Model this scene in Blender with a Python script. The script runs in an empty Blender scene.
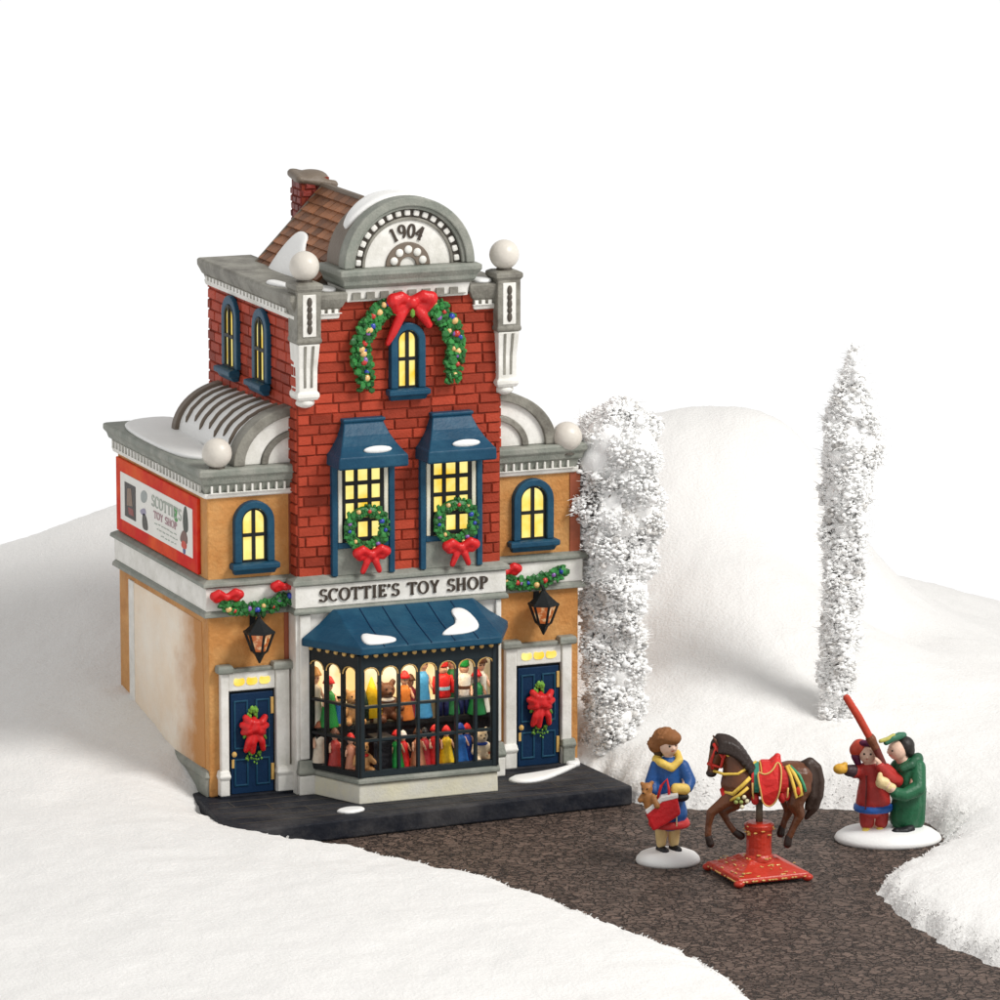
import bpy, bmesh, math, random
import numpy as np
from mathutils import Vector, Matrix

random.seed(7)
rng = np.random.default_rng(11)
sc = bpy.context.scene
col = sc.collection
R = math.radians
PI = math.pi

# ------------------------------------------------------------------ camera, world, lamps, exposure
PITCH, YAW = R(10.8), R(22.3)
right = Vector((math.cos(YAW), -math.sin(YAW), 0))
fwd = Vector((math.sin(YAW) * math.cos(PITCH), math.cos(YAW) * math.cos(PITCH), -math.sin(PITCH)))
cam_d = bpy.data.cameras.new('camera')
cam = bpy.data.objects.new('camera', cam_d)
col.objects.link(cam)
cam.location = (-17.611, -50.583, 13.1546)
cam.rotation_euler = fwd.to_track_quat('-Z', 'Y').to_euler()
cam_d.lens, cam_d.sensor_width = 198.0, 36.0
cam_d.clip_start, cam_d.clip_end = 1.0, 500.0
sc.camera = cam

w = bpy.data.worlds.new('World')
sc.world = w
w.use_nodes = True
nt = w.node_tree
bg = nt.nodes['Background']
tc = nt.nodes.new('ShaderNodeTexCoord')
sx = nt.nodes.new('ShaderNodeSeparateXYZ')
rp = nt.nodes.new('ShaderNodeValToRGB')
nt.links.new(tc.outputs['Generated'], sx.inputs[0])
mr = nt.nodes.new('ShaderNodeMapRange')
mr.inputs['From Min'].default_value, mr.inputs['From Max'].default_value = -1, 1
nt.links.new(sx.outputs['Z'], mr.inputs['Value'])
nt.links.new(mr.outputs[0], rp.inputs[0])
rp.color_ramp.elements[0].position = 0.53
rp.color_ramp.elements[0].color = (1.0, 1.0, 1.0, 1)
rp.color_ramp.elements[1].position = 0.64
rp.color_ramp.elements[1].color = (0.60, 0.595, 0.585, 1)
nt.links.new(rp.outputs[0], bg.inputs['Color'])
bg.inputs['Strength'].default_value = 1.02

def area(name, loc, target, size, power, color):
    d = bpy.data.lights.new(name, 'AREA')
    d.shape = 'DISK'
    d.size = size
    d.energy = power
    d.color = color
    o = bpy.data.objects.new(name, d)
    o.location = loc
    o.rotation_euler = (Vector(target) - Vector(loc)).to_track_quat('-Z', 'Y').to_euler()
    col.objects.link(o)
    return o

key_dir = Vector((0.48, -0.64, 0.80)).normalized()
area('key_softbox', Vector((2, 0, 2)) + key_dir * 40, (2, 0, 2), 14.0, 14000, (1.0, 0.98, 0.945))

sc.view_settings.view_transform = 'Standard'
sc.view_settings.look = 'None'
sc.view_settings.exposure = 0.0
sc.view_settings.gamma = 1.0
sc.view_settings.use_curve_mapping = False
sc.cycles.max_bounces = 8
sc.cycles.diffuse_bounces = 6
sc.cycles.transparent_max_bounces = 8

# ------------------------------------------------------------------ materials
def paint(name, c, rough=0.42, var=0.22, scale=3.0, tone=0.0, bump=0.08, bscale=40.0, spec=0.4, tint=None, tscale=1.2, emit=0.0):
    m = bpy.data.materials.new(name)
    m.use_nodes = True
    t = m.node_tree
    n, l = t.nodes, t.links
    b = n['Principled BSDF']
    b.inputs['Roughness'].default_value = rough
    b.inputs['Specular IOR Level'].default_value = spec
    co = n.new('ShaderNodeTexCoord')
    nz = n.new('ShaderNodeTexNoise')
    nz.inputs['Scale'].default_value = scale
    nz.inputs['Detail'].default_value = 5
    nz.inputs['Roughness'].default_value = 0.65
    l.new(co.outputs['Object'], nz.inputs['Vector'])
    src = None
    if tint:
        mx = n.new('ShaderNodeMix')
        mx.data_type = 'RGBA'
        mx.inputs['A'].default_value = (*c, 1)
        mx.inputs['B'].default_value = (*tint, 1)
        n2 = n.new('ShaderNodeTexNoise')
        n2.inputs['Scale'].default_value = tscale
        n2.inputs['Detail'].default_value = 6
        n2.inputs['Roughness'].default_value = 0.7
        l.new(co.outputs['Object'], n2.inputs['Vector'])
        r2 = n.new('ShaderNodeMapRange')
        r2.inputs['From Min'].default_value, r2.inputs['From Max'].default_value = 0.42, 0.66
        l.new(n2.outputs['Fac'], r2.inputs['Value'])
        l.new(r2.outputs[0], mx.inputs['Factor'])
        src = mx.outputs['Result']
    hs = n.new('ShaderNodeHueSaturation')
    if src:
        l.new(src, hs.inputs['Color'])
    else:
        hs.inputs['Color'].default_value = (*c, 1)
    m1 = n.new('ShaderNodeMath')
    m1.operation = 'MULTIPLY_ADD'
    l.new(nz.outputs['Fac'], m1.inputs[0])
    m1.inputs[1].default_value = var * 2
    m1.inputs[2].default_value = 1.0 - var
    last = m1
    if tone:
        at = n.new('ShaderNodeAttribute')
        at.attribute_name = 'tone'
        m2 = n.new('ShaderNodeMath')
        m2.operation = 'MULTIPLY_ADD'
        l.new(at.outputs['Fac'], m2.inputs[0])
        m2.inputs[1].default_value = tone
        l.new(m1.outputs[0], m2.inputs[2])
        last = m2
    l.new(last.outputs[0], hs.inputs['Value'])
    l.new(hs.outputs[0], b.inputs['Base Color'])
    if emit:
        l.new(hs.outputs[0], b.inputs['Emission Color'])
        b.inputs['Emission Strength'].default_value = emit
    if bump:
        nb = n.new('ShaderNodeTexNoise')
        nb.inputs['Scale'].default_value = bscale
        nb.inputs['Detail'].default_value = 4
        l.new(co.outputs['Object'], nb.inputs['Vector'])
        bp = n.new('ShaderNodeBump')
        bp.inputs['Strength'].default_value = bump
        bp.inputs['Distance'].default_value = 0.05
        l.new(nb.outputs['Fac'], bp.inputs['Height'])
        l.new(bp.outputs[0], b.inputs['Normal'])
    return m

M = {}
M['brick'] = paint('brick_red', (0.34, 0.047, 0.023), 0.55, 0.32, 5, tone=0.30, bump=0.25, bscale=45, spec=0.15)
M['mortar'] = paint('mortar_dark', (0.20, 0.037, 0.021), 0.7, 0.3, 8, spec=0.1)
M['chimney_brick'] = paint('chimney_brick', (0.16, 0.02, 0.014), 0.5, 0.4, 9, tone=0.4, bump=0.3)
M['tan'] = paint('tan_plaster', (0.50, 0.225, 0.068), 0.55, 0.32, 3.5, bump=0.35, bscale=22, spec=0.15, tint=(0.58, 0.31, 0.115), tscale=2.2)
M['rust'] = paint('rust_paint', (0.28, 0.07, 0.03), 0.5, 0.3, 6)
M['cream_glow'] = paint('painted_glow', (0.84, 0.70, 0.55), 0.6, 0.10, 2.0, bump=0.15, spec=0.15, tint=(0.88, 0.81, 0.71), tscale=0.9)  # glow on the side wall, put into the colour
def fade_to(m, c2, axis, a0, a1):
    """the painted-in glow fades raggedly along one axis into the wall colour"""
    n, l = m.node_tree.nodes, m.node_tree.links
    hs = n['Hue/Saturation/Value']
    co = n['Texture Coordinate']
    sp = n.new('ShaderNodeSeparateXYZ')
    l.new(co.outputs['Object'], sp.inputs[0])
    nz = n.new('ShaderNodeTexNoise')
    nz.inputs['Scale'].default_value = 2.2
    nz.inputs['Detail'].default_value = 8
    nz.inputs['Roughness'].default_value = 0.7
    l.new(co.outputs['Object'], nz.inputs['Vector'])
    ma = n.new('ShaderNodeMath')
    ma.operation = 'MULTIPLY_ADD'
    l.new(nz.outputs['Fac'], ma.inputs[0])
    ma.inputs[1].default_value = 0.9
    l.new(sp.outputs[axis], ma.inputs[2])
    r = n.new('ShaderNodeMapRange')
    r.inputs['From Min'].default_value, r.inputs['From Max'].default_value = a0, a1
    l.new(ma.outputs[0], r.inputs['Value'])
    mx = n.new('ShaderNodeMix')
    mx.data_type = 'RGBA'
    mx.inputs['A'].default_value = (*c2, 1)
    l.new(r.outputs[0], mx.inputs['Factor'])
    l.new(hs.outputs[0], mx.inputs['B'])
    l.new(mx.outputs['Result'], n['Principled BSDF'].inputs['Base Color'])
fade_to(M['cream_glow'], (0.50, 0.235, 0.08), 'Y', -0.15, 0.45)
M['white'] = paint('white_trim', (0.79, 0.775, 0.735), 0.45, 0.12, 4, spec=0.25, tint=(0.62, 0.605, 0.555), tscale=3.0, bump=0.1)
M['gray'] = paint('gray_trim', (0.26, 0.25, 0.215), 0.5, 0.32, 5, bump=0.2, spec=0.2, tint=(0.14, 0.13, 0.11), tscale=3.5)
M['gray_green'] = paint('gray_green_trim', (0.21, 0.225, 0.195), 0.5, 0.32, 5, bump=0.2, spec=0.2, tint=(0.30, 0.30, 0.265), tscale=3.5)
M['taupe'] = paint('taupe_roof', (0.16, 0.125, 0.095), 0.5, 0.3, 4, bump=0.15)
M['groove'] = paint('dark_groove', (0.07, 0.058, 0.045), 0.6, 0.3, 6)
M['shingle'] = paint('brown_shingle', (0.25, 0.10, 0.042), 0.5, 0.25, 7, tone=0.45, bump=0.25)
M['blue'] = paint('navy_blue', (0.010, 0.058, 0.112), 0.42, 0.35, 4, bump=0.12, bscale=25, spec=0.18, tint=(0.018, 0.075, 0.125), tscale=2)
M['door_blue'] = paint('door_blue', (0.006, 0.026, 0.07), 0.45, 0.3, 5, bump=0.1, spec=0.15)
M['iron'] = paint('black_iron', (0.010, 0.012, 0.013), 0.5, 0.3, 6, spec=0.25)
M['frame_gray'] = paint('lead_frame', (0.018, 0.027, 0.032), 0.5, 0.3, 8, spec=0.2)
M['gold'] = paint('gold_paint', (0.62, 0.38, 0.11), 0.3, 0.3, 9, spec=0.6)
M['ivory'] = paint('ivory_stone', (0.66, 0.64, 0.56), 0.45, 0.18, 4, tint=(0.72, 0.68, 0.50), tscale=2.2, bump=0.12)
M['slate'] = paint('slate_paving', (0.017, 0.019, 0.026), 0.55, 0.35, 3, bump=0.3, bscale=18, spec=0.08, tint=(0.055, 0.053, 0.055), tscale=1.5)
M['ball'] = paint('globe_white', (0.62, 0.58, 0.52), 0.35, 0.12, 5, bump=0.1, bscale=30)
M['patch'] = paint('snow_glaze', (0.82, 0.82, 0.81), 0.5, 0.05, 4, bump=0.1)
M['red'] = paint('ribbon_red', (0.58, 0.012, 0.014), 0.38, 0.25, 8, bump=0.15)
M['bill_red'] = paint('billboard_red', (0.60, 0.016, 0.010), 0.6, 0.2, 4, spec=0.1, tint=(0.70, 0.10, 0.02), tscale=1.2)
M['bill_white'] = paint('billboard_white', (0.80, 0.79, 0.75), 0.6, 0.06, 4, spec=0.1)
M['leaf'] = paint('leaf_green', (0.022, 0.14, 0.03), 0.42, 0.3, 14, tone=0.9, bump=0.1)
M['leaf2'] = paint('sprig_green', (0.12, 0.27, 0.03), 0.42, 0.3, 14, tone=0.6, bump=0.1)
M['orn_blue'] = paint('ornament_blue', (0.02, 0.05, 0.36), 0.25, 0.15, 8, spec=0.6)
M['orn_gold'] = paint('ornament_gold', (0.72, 0.45, 0.17), 0.25, 0.15, 8, spec=0.6)
M['orn_red'] = paint('ornament_red', (0.5, 0.03, 0.02), 0.25, 0.15, 8, spec=0.6)
M['orn_violet'] = paint('ornament_violet', (0.22, 0.1, 0.35), 0.25, 0.15, 8, spec=0.6)
M['ink'] = paint('lettering_brown', (0.045, 0.032, 0.022), 0.5, 0.2, 9)
M['ink_pale'] = paint('lettering_faded', (0.36, 0.40, 0.35), 0.5, 0.3, 9)
M['ink_mauve'] = paint('lettering_mauve', (0.40, 0.26, 0.28), 0.5, 0.3, 9)
M['bark'] = paint('tree_bark', (0.10, 0.075, 0.055), 0.8, 0.4, 10, bump=0.5)

def lit(name, c, strength, pale, scale=4.0, lo=0.5, hi=0.72):
    m = bpy.data.materials.new(name)
    m.use_nodes = True
    n, l = m.node_tree.nodes, m.node_tree.links
    b = n['Principled BSDF']
    b.inputs['Roughness'].default_value = 0.25
    co = n.new('ShaderNodeTexCoord')
    nz = n.new('ShaderNodeTexNoise')
    nz.inputs['Scale'].default_value = scale
    nz.inputs['Detail'].default_value = 3
    l.new(co.outputs['Object'], nz.inputs['Vector'])
    r = n.new('ShaderNodeMapRange')
    r.inputs['From Min'].default_value, r.inputs['From Max'].default_value = lo, hi
    l.new(nz.outputs['Fac'], r.inputs['Value'])
    mx = n.new('ShaderNodeMix')
    mx.data_type = 'RGBA'
    mx.inputs['A'].default_value = (*c, 1)
    mx.inputs['B'].default_value = (*pale, 1)
    l.new(r.outputs[0], mx.inputs['Factor'])
    b.inputs['Base Color'].default_value = (c[0] * .25, c[1] * .25, c[2] * .25, 1)
    l.new(mx.outputs['Result'], b.inputs['Emission Color'])
    b.inputs['Emission Strength'].default_value = strength
    return m

M['lit_yellow'] = lit('lit_window', (0.95, 0.60, 0.035), 0.95, (1.0, 0.88, 0.30), 4.5, 0.34, 0.60)
M['lit_lamp'] = lit('lit_lantern', (0.42, 0.11, 0.03), 0.8, (1.0, 0.80, 0.45), 14)
M['lit_shop'] = lit('lit_shop_wall', (1.0, 0.66, 0.26), 1.05, (1.0, 0.93, 0.68), 2.6, 0.4, 0.62)

def glass_mat():
    m = bpy.data.materials.new('shop_glass')
    m.use_nodes = True
    n, l = m.node_tree.nodes, m.node_tree.links
    n.remove(n['Principled BSDF'])
    tr = n.new('ShaderNodeBsdfTransparent')
    gl = n.new('ShaderNodeBsdfGlossy')
    gl.inputs['Roughness'].default_value = 0.05
    fr = n.new('ShaderNodeFresnel')
    fr.inputs['IOR'].default_value = 1.10
    mx = n.new('ShaderNodeMixShader')
    l.new(fr.outputs[0], mx.inputs[0])
    l.new(tr.outputs[0], mx.inputs[1])
    l.new(gl.outputs[0], mx.inputs[2])
    l.new(mx.outputs[0], n['Material Output'].inputs['Surface'])
    return m
M['glass'] = glass_mat()

def snow_mat():
    m = paint('snow_batting', (0.765, 0.755, 0.742), 0.95, 0.04, 0.7, bump=0.35, bscale=30, spec=0.1)
    n, l = m.node_tree.nodes, m.node_tree.links
    b = n['Principled BSDF']
    b.inputs['Sheen Weight'].default_value = 0.25
    return m
M['snow'] = snow_mat()

def road_mat():
    m = bpy.data.materials.new('cobbled_mat')
    m.use_nodes = True
    n, l = m.node_tree.nodes, m.node_tree.links
    b = n['Principled BSDF']
    b.inputs['Roughness'].default_value = 0.6
    b.inputs['Specular IOR Level'].default_value = 0.3
    co = n.new('ShaderNodeTexCoord')
    wn = n.new('ShaderNodeTexNoise')
    wn.inputs['Scale'].default_value = 7
    wn.inputs['Detail'].default_value = 4
    l.new(co.outputs['Object'], wn.inputs['Vector'])
    ad = n.new('ShaderNodeMix')
    ad.data_type = 'RGBA'
    ad.blend_type = 'ADD'
    ad.inputs['Factor'].default_value = 0.28
    l.new(co.outputs['Object'], ad.inputs['A'])
    l.new(wn.outputs['Color'], ad.inputs['B'])
    vo = n.new('ShaderNodeTexVoronoi')
    vo.feature = 'DISTANCE_TO_EDGE'
    vo.inputs['Scale'].default_value = 10.5
    l.new(ad.outputs['Result'], vo.inputs['Vector'])
    vc = n.new('ShaderNodeTexVoronoi')
    vc.inputs['Scale'].default_value = 10.5
    l.new(ad.outputs['Result'], vc.inputs['Vector'])
    r = n.new('ShaderNodeMapRange')
    r.inputs['From Max'].default_value = 0.10
    l.new(vo.outputs['Distance'], r.inputs['Value'])
    sp = n.new('ShaderNodeSeparateColor')
    l.new(vc.outputs['Color'], sp.inputs[0])
    cr = n.new('ShaderNodeValToRGB')
    cr.color_ramp.elements[0].color = (0.066, 0.045, 0.036, 1)
    cr.color_ramp.elements[1].color = (0.140, 0.097, 0.078, 1)
    l.new(sp.outputs[0], cr.inputs[0])
    mx = n.new('ShaderNodeMix')
    mx.data_type = 'RGBA'
    mx.inputs['A'].default_value = (0.030, 0.021, 0.018, 1)
    l.new(r.outputs[0], mx.inputs['Factor'])
    l.new(cr.outputs[0], mx.inputs['B'])
    fn = n.new('ShaderNodeTexNoise')
    fn.inputs['Scale'].default_value = 30
    fn.inputs['Detail'].default_value = 6
    l.new(co.outputs['Object'], fn.inputs['Vector'])
    hs = n.new('ShaderNodeHueSaturation')
    fm = n.new('ShaderNodeMath')
    fm.operation = 'MULTIPLY_ADD'
    fm.inputs[1].default_value = 1.1
    fm.inputs[2].default_value = 0.45
    l.new(fn.outputs['Fac'], fm.inputs[0])
    l.new(fm.outputs[0], hs.inputs['Value'])
    l.new(mx.outputs['Result'], hs.inputs['Color'])
    l.new(hs.outputs[0], b.inputs['Base Color'])
    hm = n.new('ShaderNodeMath')
    hm.operation = 'MULTIPLY_ADD'
    hm.inputs[1].default_value = 0.35
    l.new(fn.outputs['Fac'], hm.inputs[0])
    l.new(r.outputs[0], hm.inputs[2])
    bp = n.new('ShaderNodeBump')
    bp.inputs['Strength'].default_value = 0.9
    bp.inputs['Distance'].default_value = 0.05
    l.new(hm.outputs[0], bp.inputs['Height'])
    l.new(bp.outputs[0], b.inputs['Normal'])
    return m
M['road'] = road_mat()

_pc = {}
def P(r, g, b, rough=0.46, var=0.28):
    """glossy figurine paint from a linear colour"""
    k = (r, g, b, rough)
    if k not in _pc:
        _pc[k] = paint('figurine_paint', (r, g, b), rough, var, 9, bump=0.2, bscale=26, spec=0.35)
    return _pc[k]

# ------------------------------------------------------------------ mesh building helpers
WORLD = {}
ICO = []

class MB:
    def __init__(self):
        self.bm = bmesh.new()
        self.tl = self.bm.faces.layers.float.new('tone')
        self.mi = 0
        self.X = Matrix.Identity(4)
        self.tone = 0.0
    def v(self, p):
        return self.bm.verts.new(self.X @ Vector(p))
    def f(self, vs):
        try:
            fc = self.bm.faces.new(vs)
        except ValueError:
            return None
        fc.material_index = self.mi
        fc[self.tl] = self.tone
        return fc
    def hexa(self, p):
        a = [self.v(q) for q in p]
        for i in ((3, 2, 1, 0), (4, 5, 6, 7), (0, 1, 5, 4), (1, 2, 6, 5), (2, 3, 7, 6), (3, 0, 4, 7)):
            self.f([a[k] for k in i])
    def box(self, x0, x1, y0, y1, z0, z1):
        self.hexa([(x0, y0, z0), (x1, y0, z0), (x1, y1, z0), (x0, y1, z0),
                   (x0, y0, z1), (x1, y0, z1), (x1, y1, z1), (x0, y1, z1)])
        return self
    def loft(self, loops, cap=True, close=True):
        rows = [[self.v(p) for p in lp] for lp in loops]
        n = len(rows[0])
        for a, b in zip(rows, rows[1:]):
            for i in range(n if close else n - 1):
                j = (i + 1) % n
                self.f([a[i], a[j], b[j], b[i]])
        if cap:
            self.f(rows[0][::-1])
            self.f(rows[-1])
        return self
    def prism(self, pts, plane, a, b):
        mk = {'xz': lambda p, t: (p[0], t, p[1]), 'xy': lambda p, t: (p[0], p[1], t), 'yz': lambda p, t: (t, p[0], p[1])}[plane]
        return self.loft([[mk(p, a) for p in pts], [mk(p, b) for p in pts]])
    def rects(self, rs):
        """stacked rectangles (x0, x1, y0, y1, z)"""
        return self.loft([[(r[0], r[2], r[4]), (r[1], r[2], r[4]), (r[1], r[3], r[4]), (r[0], r[3], r[4])] for r in rs])
    def strip(self, inner, outer, y0, y1):
        """ring band between two open outlines in the xz plane, from y0 to y1"""
        n = len(inner)
        A = [[self.v((p[0], y, p[1])) for p in o] for o in (inner, outer) for y in (y0, y1)]
        i0, i1, o0, o1 = A
        for k in range(n - 1):
            self.f([i0[k], i0[k + 1], o0[k + 1], o0[k]])
            self.f([i1[k], o1[k], o1[k + 1], i1[k + 1]])
            self.f([o0[k], o0[k + 1], o1[k + 1], o1[k]])
            self.f([i0[k], i1[k], i1[k + 1], i0[k + 1]])
        for k in (0, n - 1):
            self.f([i0[k], o0[k], o1[k], i1[k]])
        return self
    def tube(self, pts, rad, n=8):
        pts = [Vector(p) for p in pts]
        if not hasattr(rad, '__len__'):
            rad = [rad] * len(pts)
        loops = []
        up = None
        for i, p in enumerate(pts):
            d = (pts[min(i + 1, len(pts) - 1)] - pts[max(i - 1, 0)]).normalized()
            if up is None:
                up = d.orthogonal().normalized()
            up = (up - d * up.dot(d))
            up = up.normalized() if up.length > 1e-6 else d.orthogonal().normalized()
            s = d.cross(up)
            loops.append([p + (up * math.cos(2 * PI * k / n) + s * math.sin(2 * PI * k / n)) * rad[i] for k in range(n)])
        return self.loft(loops)
    def lathe(self, prof, c=(0, 0, 0), n=20):
        return self.loft([[(c[0] + max(r, 1e-4) * math.cos(2 * PI * k / n), c[1] + max(r, 1e-4) * math.sin(2 * PI * k / n), c[2] + z) for k in range(n)] for r, z in prof])
    def ball(self, c, r, seg=14, rings=9):
        r = r if hasattr(r, '__len__') else (r, r, r)
        loops = []
        for i in range(1, rings):
            a = PI * i / rings
            loops.append([(c[0] + r[0] * math.sin(a) * math.cos(2 * PI * k / seg), c[1] + r[1] * math.sin(a) * math.sin(2 * PI * k / seg), c[2] - r[2] * math.cos(a)) for k in range(seg)])
        rows = [[self.v(p) for p in lp] for lp in loops]
        for a, b in zip(rows, rows[1:]):
            for i in range(seg):
                j = (i + 1) % seg
                self.f([a[i], a[j], b[j], b[i]])
        bot, top = self.v((c[0], c[1], c[2] - r[2])), self.v((c[0], c[1], c[2] + r[2]))
        for i in range(seg):
            j = (i + 1) % seg
            self.f([rows[0][j], rows[0][i], bot])
            self.f([rows[-1][i], rows[-1][j], top])
        return self
    def lump(self, c, r, sub=1, jit=0.0):
        if not ICO:
            t = bmesh.new()
            bmesh.ops.create_icosphere(t, subdivisions=1, radius=1.0)
            t.verts.index_update()
            ICO.append([tuple(v.co) for v in t.verts])
            ICO.append([[v.index for v in f.verts] for f in t.faces])
            t.free()
        vs = []
        for p in ICO[0]:
            k = 1 + random.uniform(-jit, jit)
            vs.append(self.v((c[0] + p[0] * r[0] * k, c[1] + p[1] * r[1] * k, c[2] + p[2] * r[2] * k)))
        for f in ICO[1]:
            self.f([vs[i] for i in f])
        return self
    def build(self, name, mats, parent=None, bevel=0.0, smooth=False, jitter=0.0, at=None, seg=2):
        me = bpy.data.meshes.new(name)
        bmesh.ops.recalc_face_normals(self.bm, faces=self.bm.faces[:])
        if at is not None:
            bmesh.ops.transform(self.bm, matrix=at, verts=self.bm.verts[:])
        if parent is not None and parent.name in WORLD:
            bmesh.ops.transform(self.bm, matrix=WORLD[parent.name].inverted(), verts=self.bm.verts[:])
        if jitter:
            for v in self.bm.verts:
                v.co += Vector((random.uniform(-1, 1), random.uniform(-1, 1), random.uniform(-1, 1))) * jitter
        self.bm.to_mesh(me)
        self.bm.free()
        for m in (mats if isinstance(mats, (list, tuple)) else [mats]):
            me.materials.append(m)
        if smooth:
            me.shade_smooth()
        o = bpy.data.objects.new(name, me)
        col.objects.link(o)
        if parent is not None:
            o.parent = parent
            if parent.name in WORLD:
                WORLD[o.name] = WORLD[parent.name]
        if bevel:
            b = o.modifiers.new('bevel', 'BEVEL')
            b.width = bevel
            b.segments = seg
            b.limit_method = 'ANGLE'
            b.angle_limit = R(35)
        return o

def thing(name, label, cat, loc=(0, 0, 0), rz=0.0, group=None):
    o = bpy.data.objects.new(name, None)
    o.empty_display_size = 0.1
    col.objects.link(o)
    o.location = loc
    o.rotation_euler = (0, 0, rz)
    WORLD[o.name] = Matrix.Translation(Vector(loc)) @ Matrix.Rotation(rz, 4, 'Z')
    o['label'], o['category'] = label, cat
    if group:
        o['group'] = group
    return o

def thing_local(*a, **k):
    """parts of this one are modelled in its own frame"""
    o = thing(*a, **k)
    del WORLD[o.name]
    return o

def tag(o, label, cat, group=None):
    o['label'], o['category'] = label, cat
    if group:
        o['group'] = group
    return o

def copy_tree(o, label=None, loc=None, rot=None):
    r = o.copy()
    col.objects.link(r)
    if label:
        r['label'] = label
    if loc is not None:
        r.location = loc
    if rot is not None:
        r.rotation_euler = rot
    for ch in list(o.children):
        c = ch.copy()
        col.objects.link(c)
        c.parent = r
        for g in list(ch.children):
            d = g.copy()
            col.objects.link(d)
            d.parent = c
    return r

class Blob:
    """tapered capsules melted into one continuous skin"""
    def __init__(self):
        self.b = MB()
    def cap(self, p0, r0, p1, r1, n=12):
        p0, p1 = Vector(p0), Vector(p1)
        self.b.ball(p0, r0, n, 8)
        self.b.ball(p1, r1, n, 8)
        if (p1 - p0).length > 1e-4:
            self.b.tube([p0, p1], [r0, r1], n)
        return self
    def chain(self, pts, n=12):
        for a, b in zip(pts, pts[1:]):
            self.cap(a[0], a[1], b[0], b[1], n)
        return self
    def ell(self, c, r):
        self.b.ball(c, r, 18, 12)
        return self
    def build(self, name, mat, parent=None, voxel=0.012, smooth=3):
        o = self.b.build(name, mat, None)
        rm = o.modifiers.new('r', 'REMESH')
        rm.mode = 'VOXEL'
        rm.voxel_size = voxel
        if smooth:
            sm = o.modifiers.new('s', 'SMOOTH')
            sm.iterations = smooth
            sm.factor = 0.5
        dg = bpy.context.evaluated_depsgraph_get()
        dg.update()
        me = bpy.data.meshes.new_from_object(o.evaluated_get(dg))
        old = o.data
        o.modifiers.clear()
        o.data = me
        bpy.data.meshes.remove(old)
        me.shade_smooth()
        if not me.materials:
            me.materials.append(mat)
        me.name = name
        if parent is not None:
            o.parent = parent
        return o

# ------------------------------------------------------------------ terrain: snow sheet and road
def vnoise(x, y, seed):
    xi, yi = np.floor(x).astype(np.int64), np.floor(y).astype(np.int64)
    fx, fy = x - xi, y - yi
    fx, fy = fx * fx * (3 - 2 * fx), fy * fy * (3 - 2 * fy)
    def h(a, b):
        n = (a * 374761393 + b * 668265263 + seed * 974634777) & 0x7fffffff
        n = ((n ^ (n >> 13)) * 1274126177) & 0x7fffffff
        return ((n ^ (n >> 16)) & 0xffff) / 65535.0
    return (h(xi, yi) * (1 - fx) + h(xi + 1, yi) * fx) * (1 - fy) + (h(xi, yi + 1) * (1 - fx) + h(xi + 1, yi + 1) * fx) * fy

ROAD_Z = -0.28
CTRL = [(-2.32, 9.1, 0.48), (-0.74, 8.46, 0.76), (0.31, 8.03, 1.0), (0.94, 7.77, 1.21), (1.5, 7.54, 1.46), (2.93, 6.95, 1.63),
        (4.5, 6.31, 1.86), (5.96, 5.71, 2.2), (6.59, 5.45, 2.43), (7.11, 5.24, 2.49), (7.63, 5.02, 2.53), (8.2, 4.79, 2.53),
        (8.57, 4.64, 2.32), (8.89, 4.51, 1.92), (9.21, 4.38, 1.26), (10.64, 6.49, 0.15), (11.19, 6.27, 0.06), (11.95, 5.95, -0.2), (13.6, 5.28, -0.71), (5.37, 0.0, 0.46), (4.77, -0.07, 0.31), (5.94, -0.01, 0.52), (6.4, 2.29, 1.32), (5.8, 2.53, 1.1),
        (7.0, 2.04, 1.32), (6.75, -0.23, 0.49), (7.7, 1.75, 0.99), (6.87, -0.93, 0.31), (8.09, -0.57, 0.29), (9.46, 2.11, 0.33), (10.48, 1.69, 0.11), (8.75, 2.4, 0.33),
        (9.06, -0.75, 0.3), (-0.44, 4.55, 0.66), (0.42, 4.74, 0.99), (-1.06, 1.56, 0.27), (-2.43, 2.67, 0.15), (-2.17, -0.9, 0.03),
        (-1.08, -0.7, 0.0), (-3.79, -0.24, -0.05), (7.32, -4.04, 0.15), (6.55, -4.26, 0.06),
        (0, 2.76, 0.50), (0, 1.38, 0.24), (0, 0.61, 0.10), (0, 0.25, 0.0), (-0.08, 0.0, -0.06), (-0.6, 2.5, 0.40), (-0.6, 1.0, 0.16),
        (0.2, -1.9, -0.05), (0.8, -3.3, -0.02), (1.0, -5.0, 0.02), (1.4, -7.5, 0.05), (-1.5, -4.0, 0.05), (-2, -8, 0.1), (-5, -6, 0.1),
        (5.6, -7, 0.04), (6.5, -6, 0.18), (9, -5, 0.75), (6, -10, 0), (0, -11, 0.05), (4.3, 1.5, 0.35), (4.3, 3.0, 0.7), (2, 4.0, 0.9), (4.6, 4.6, 1.5)]
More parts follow.
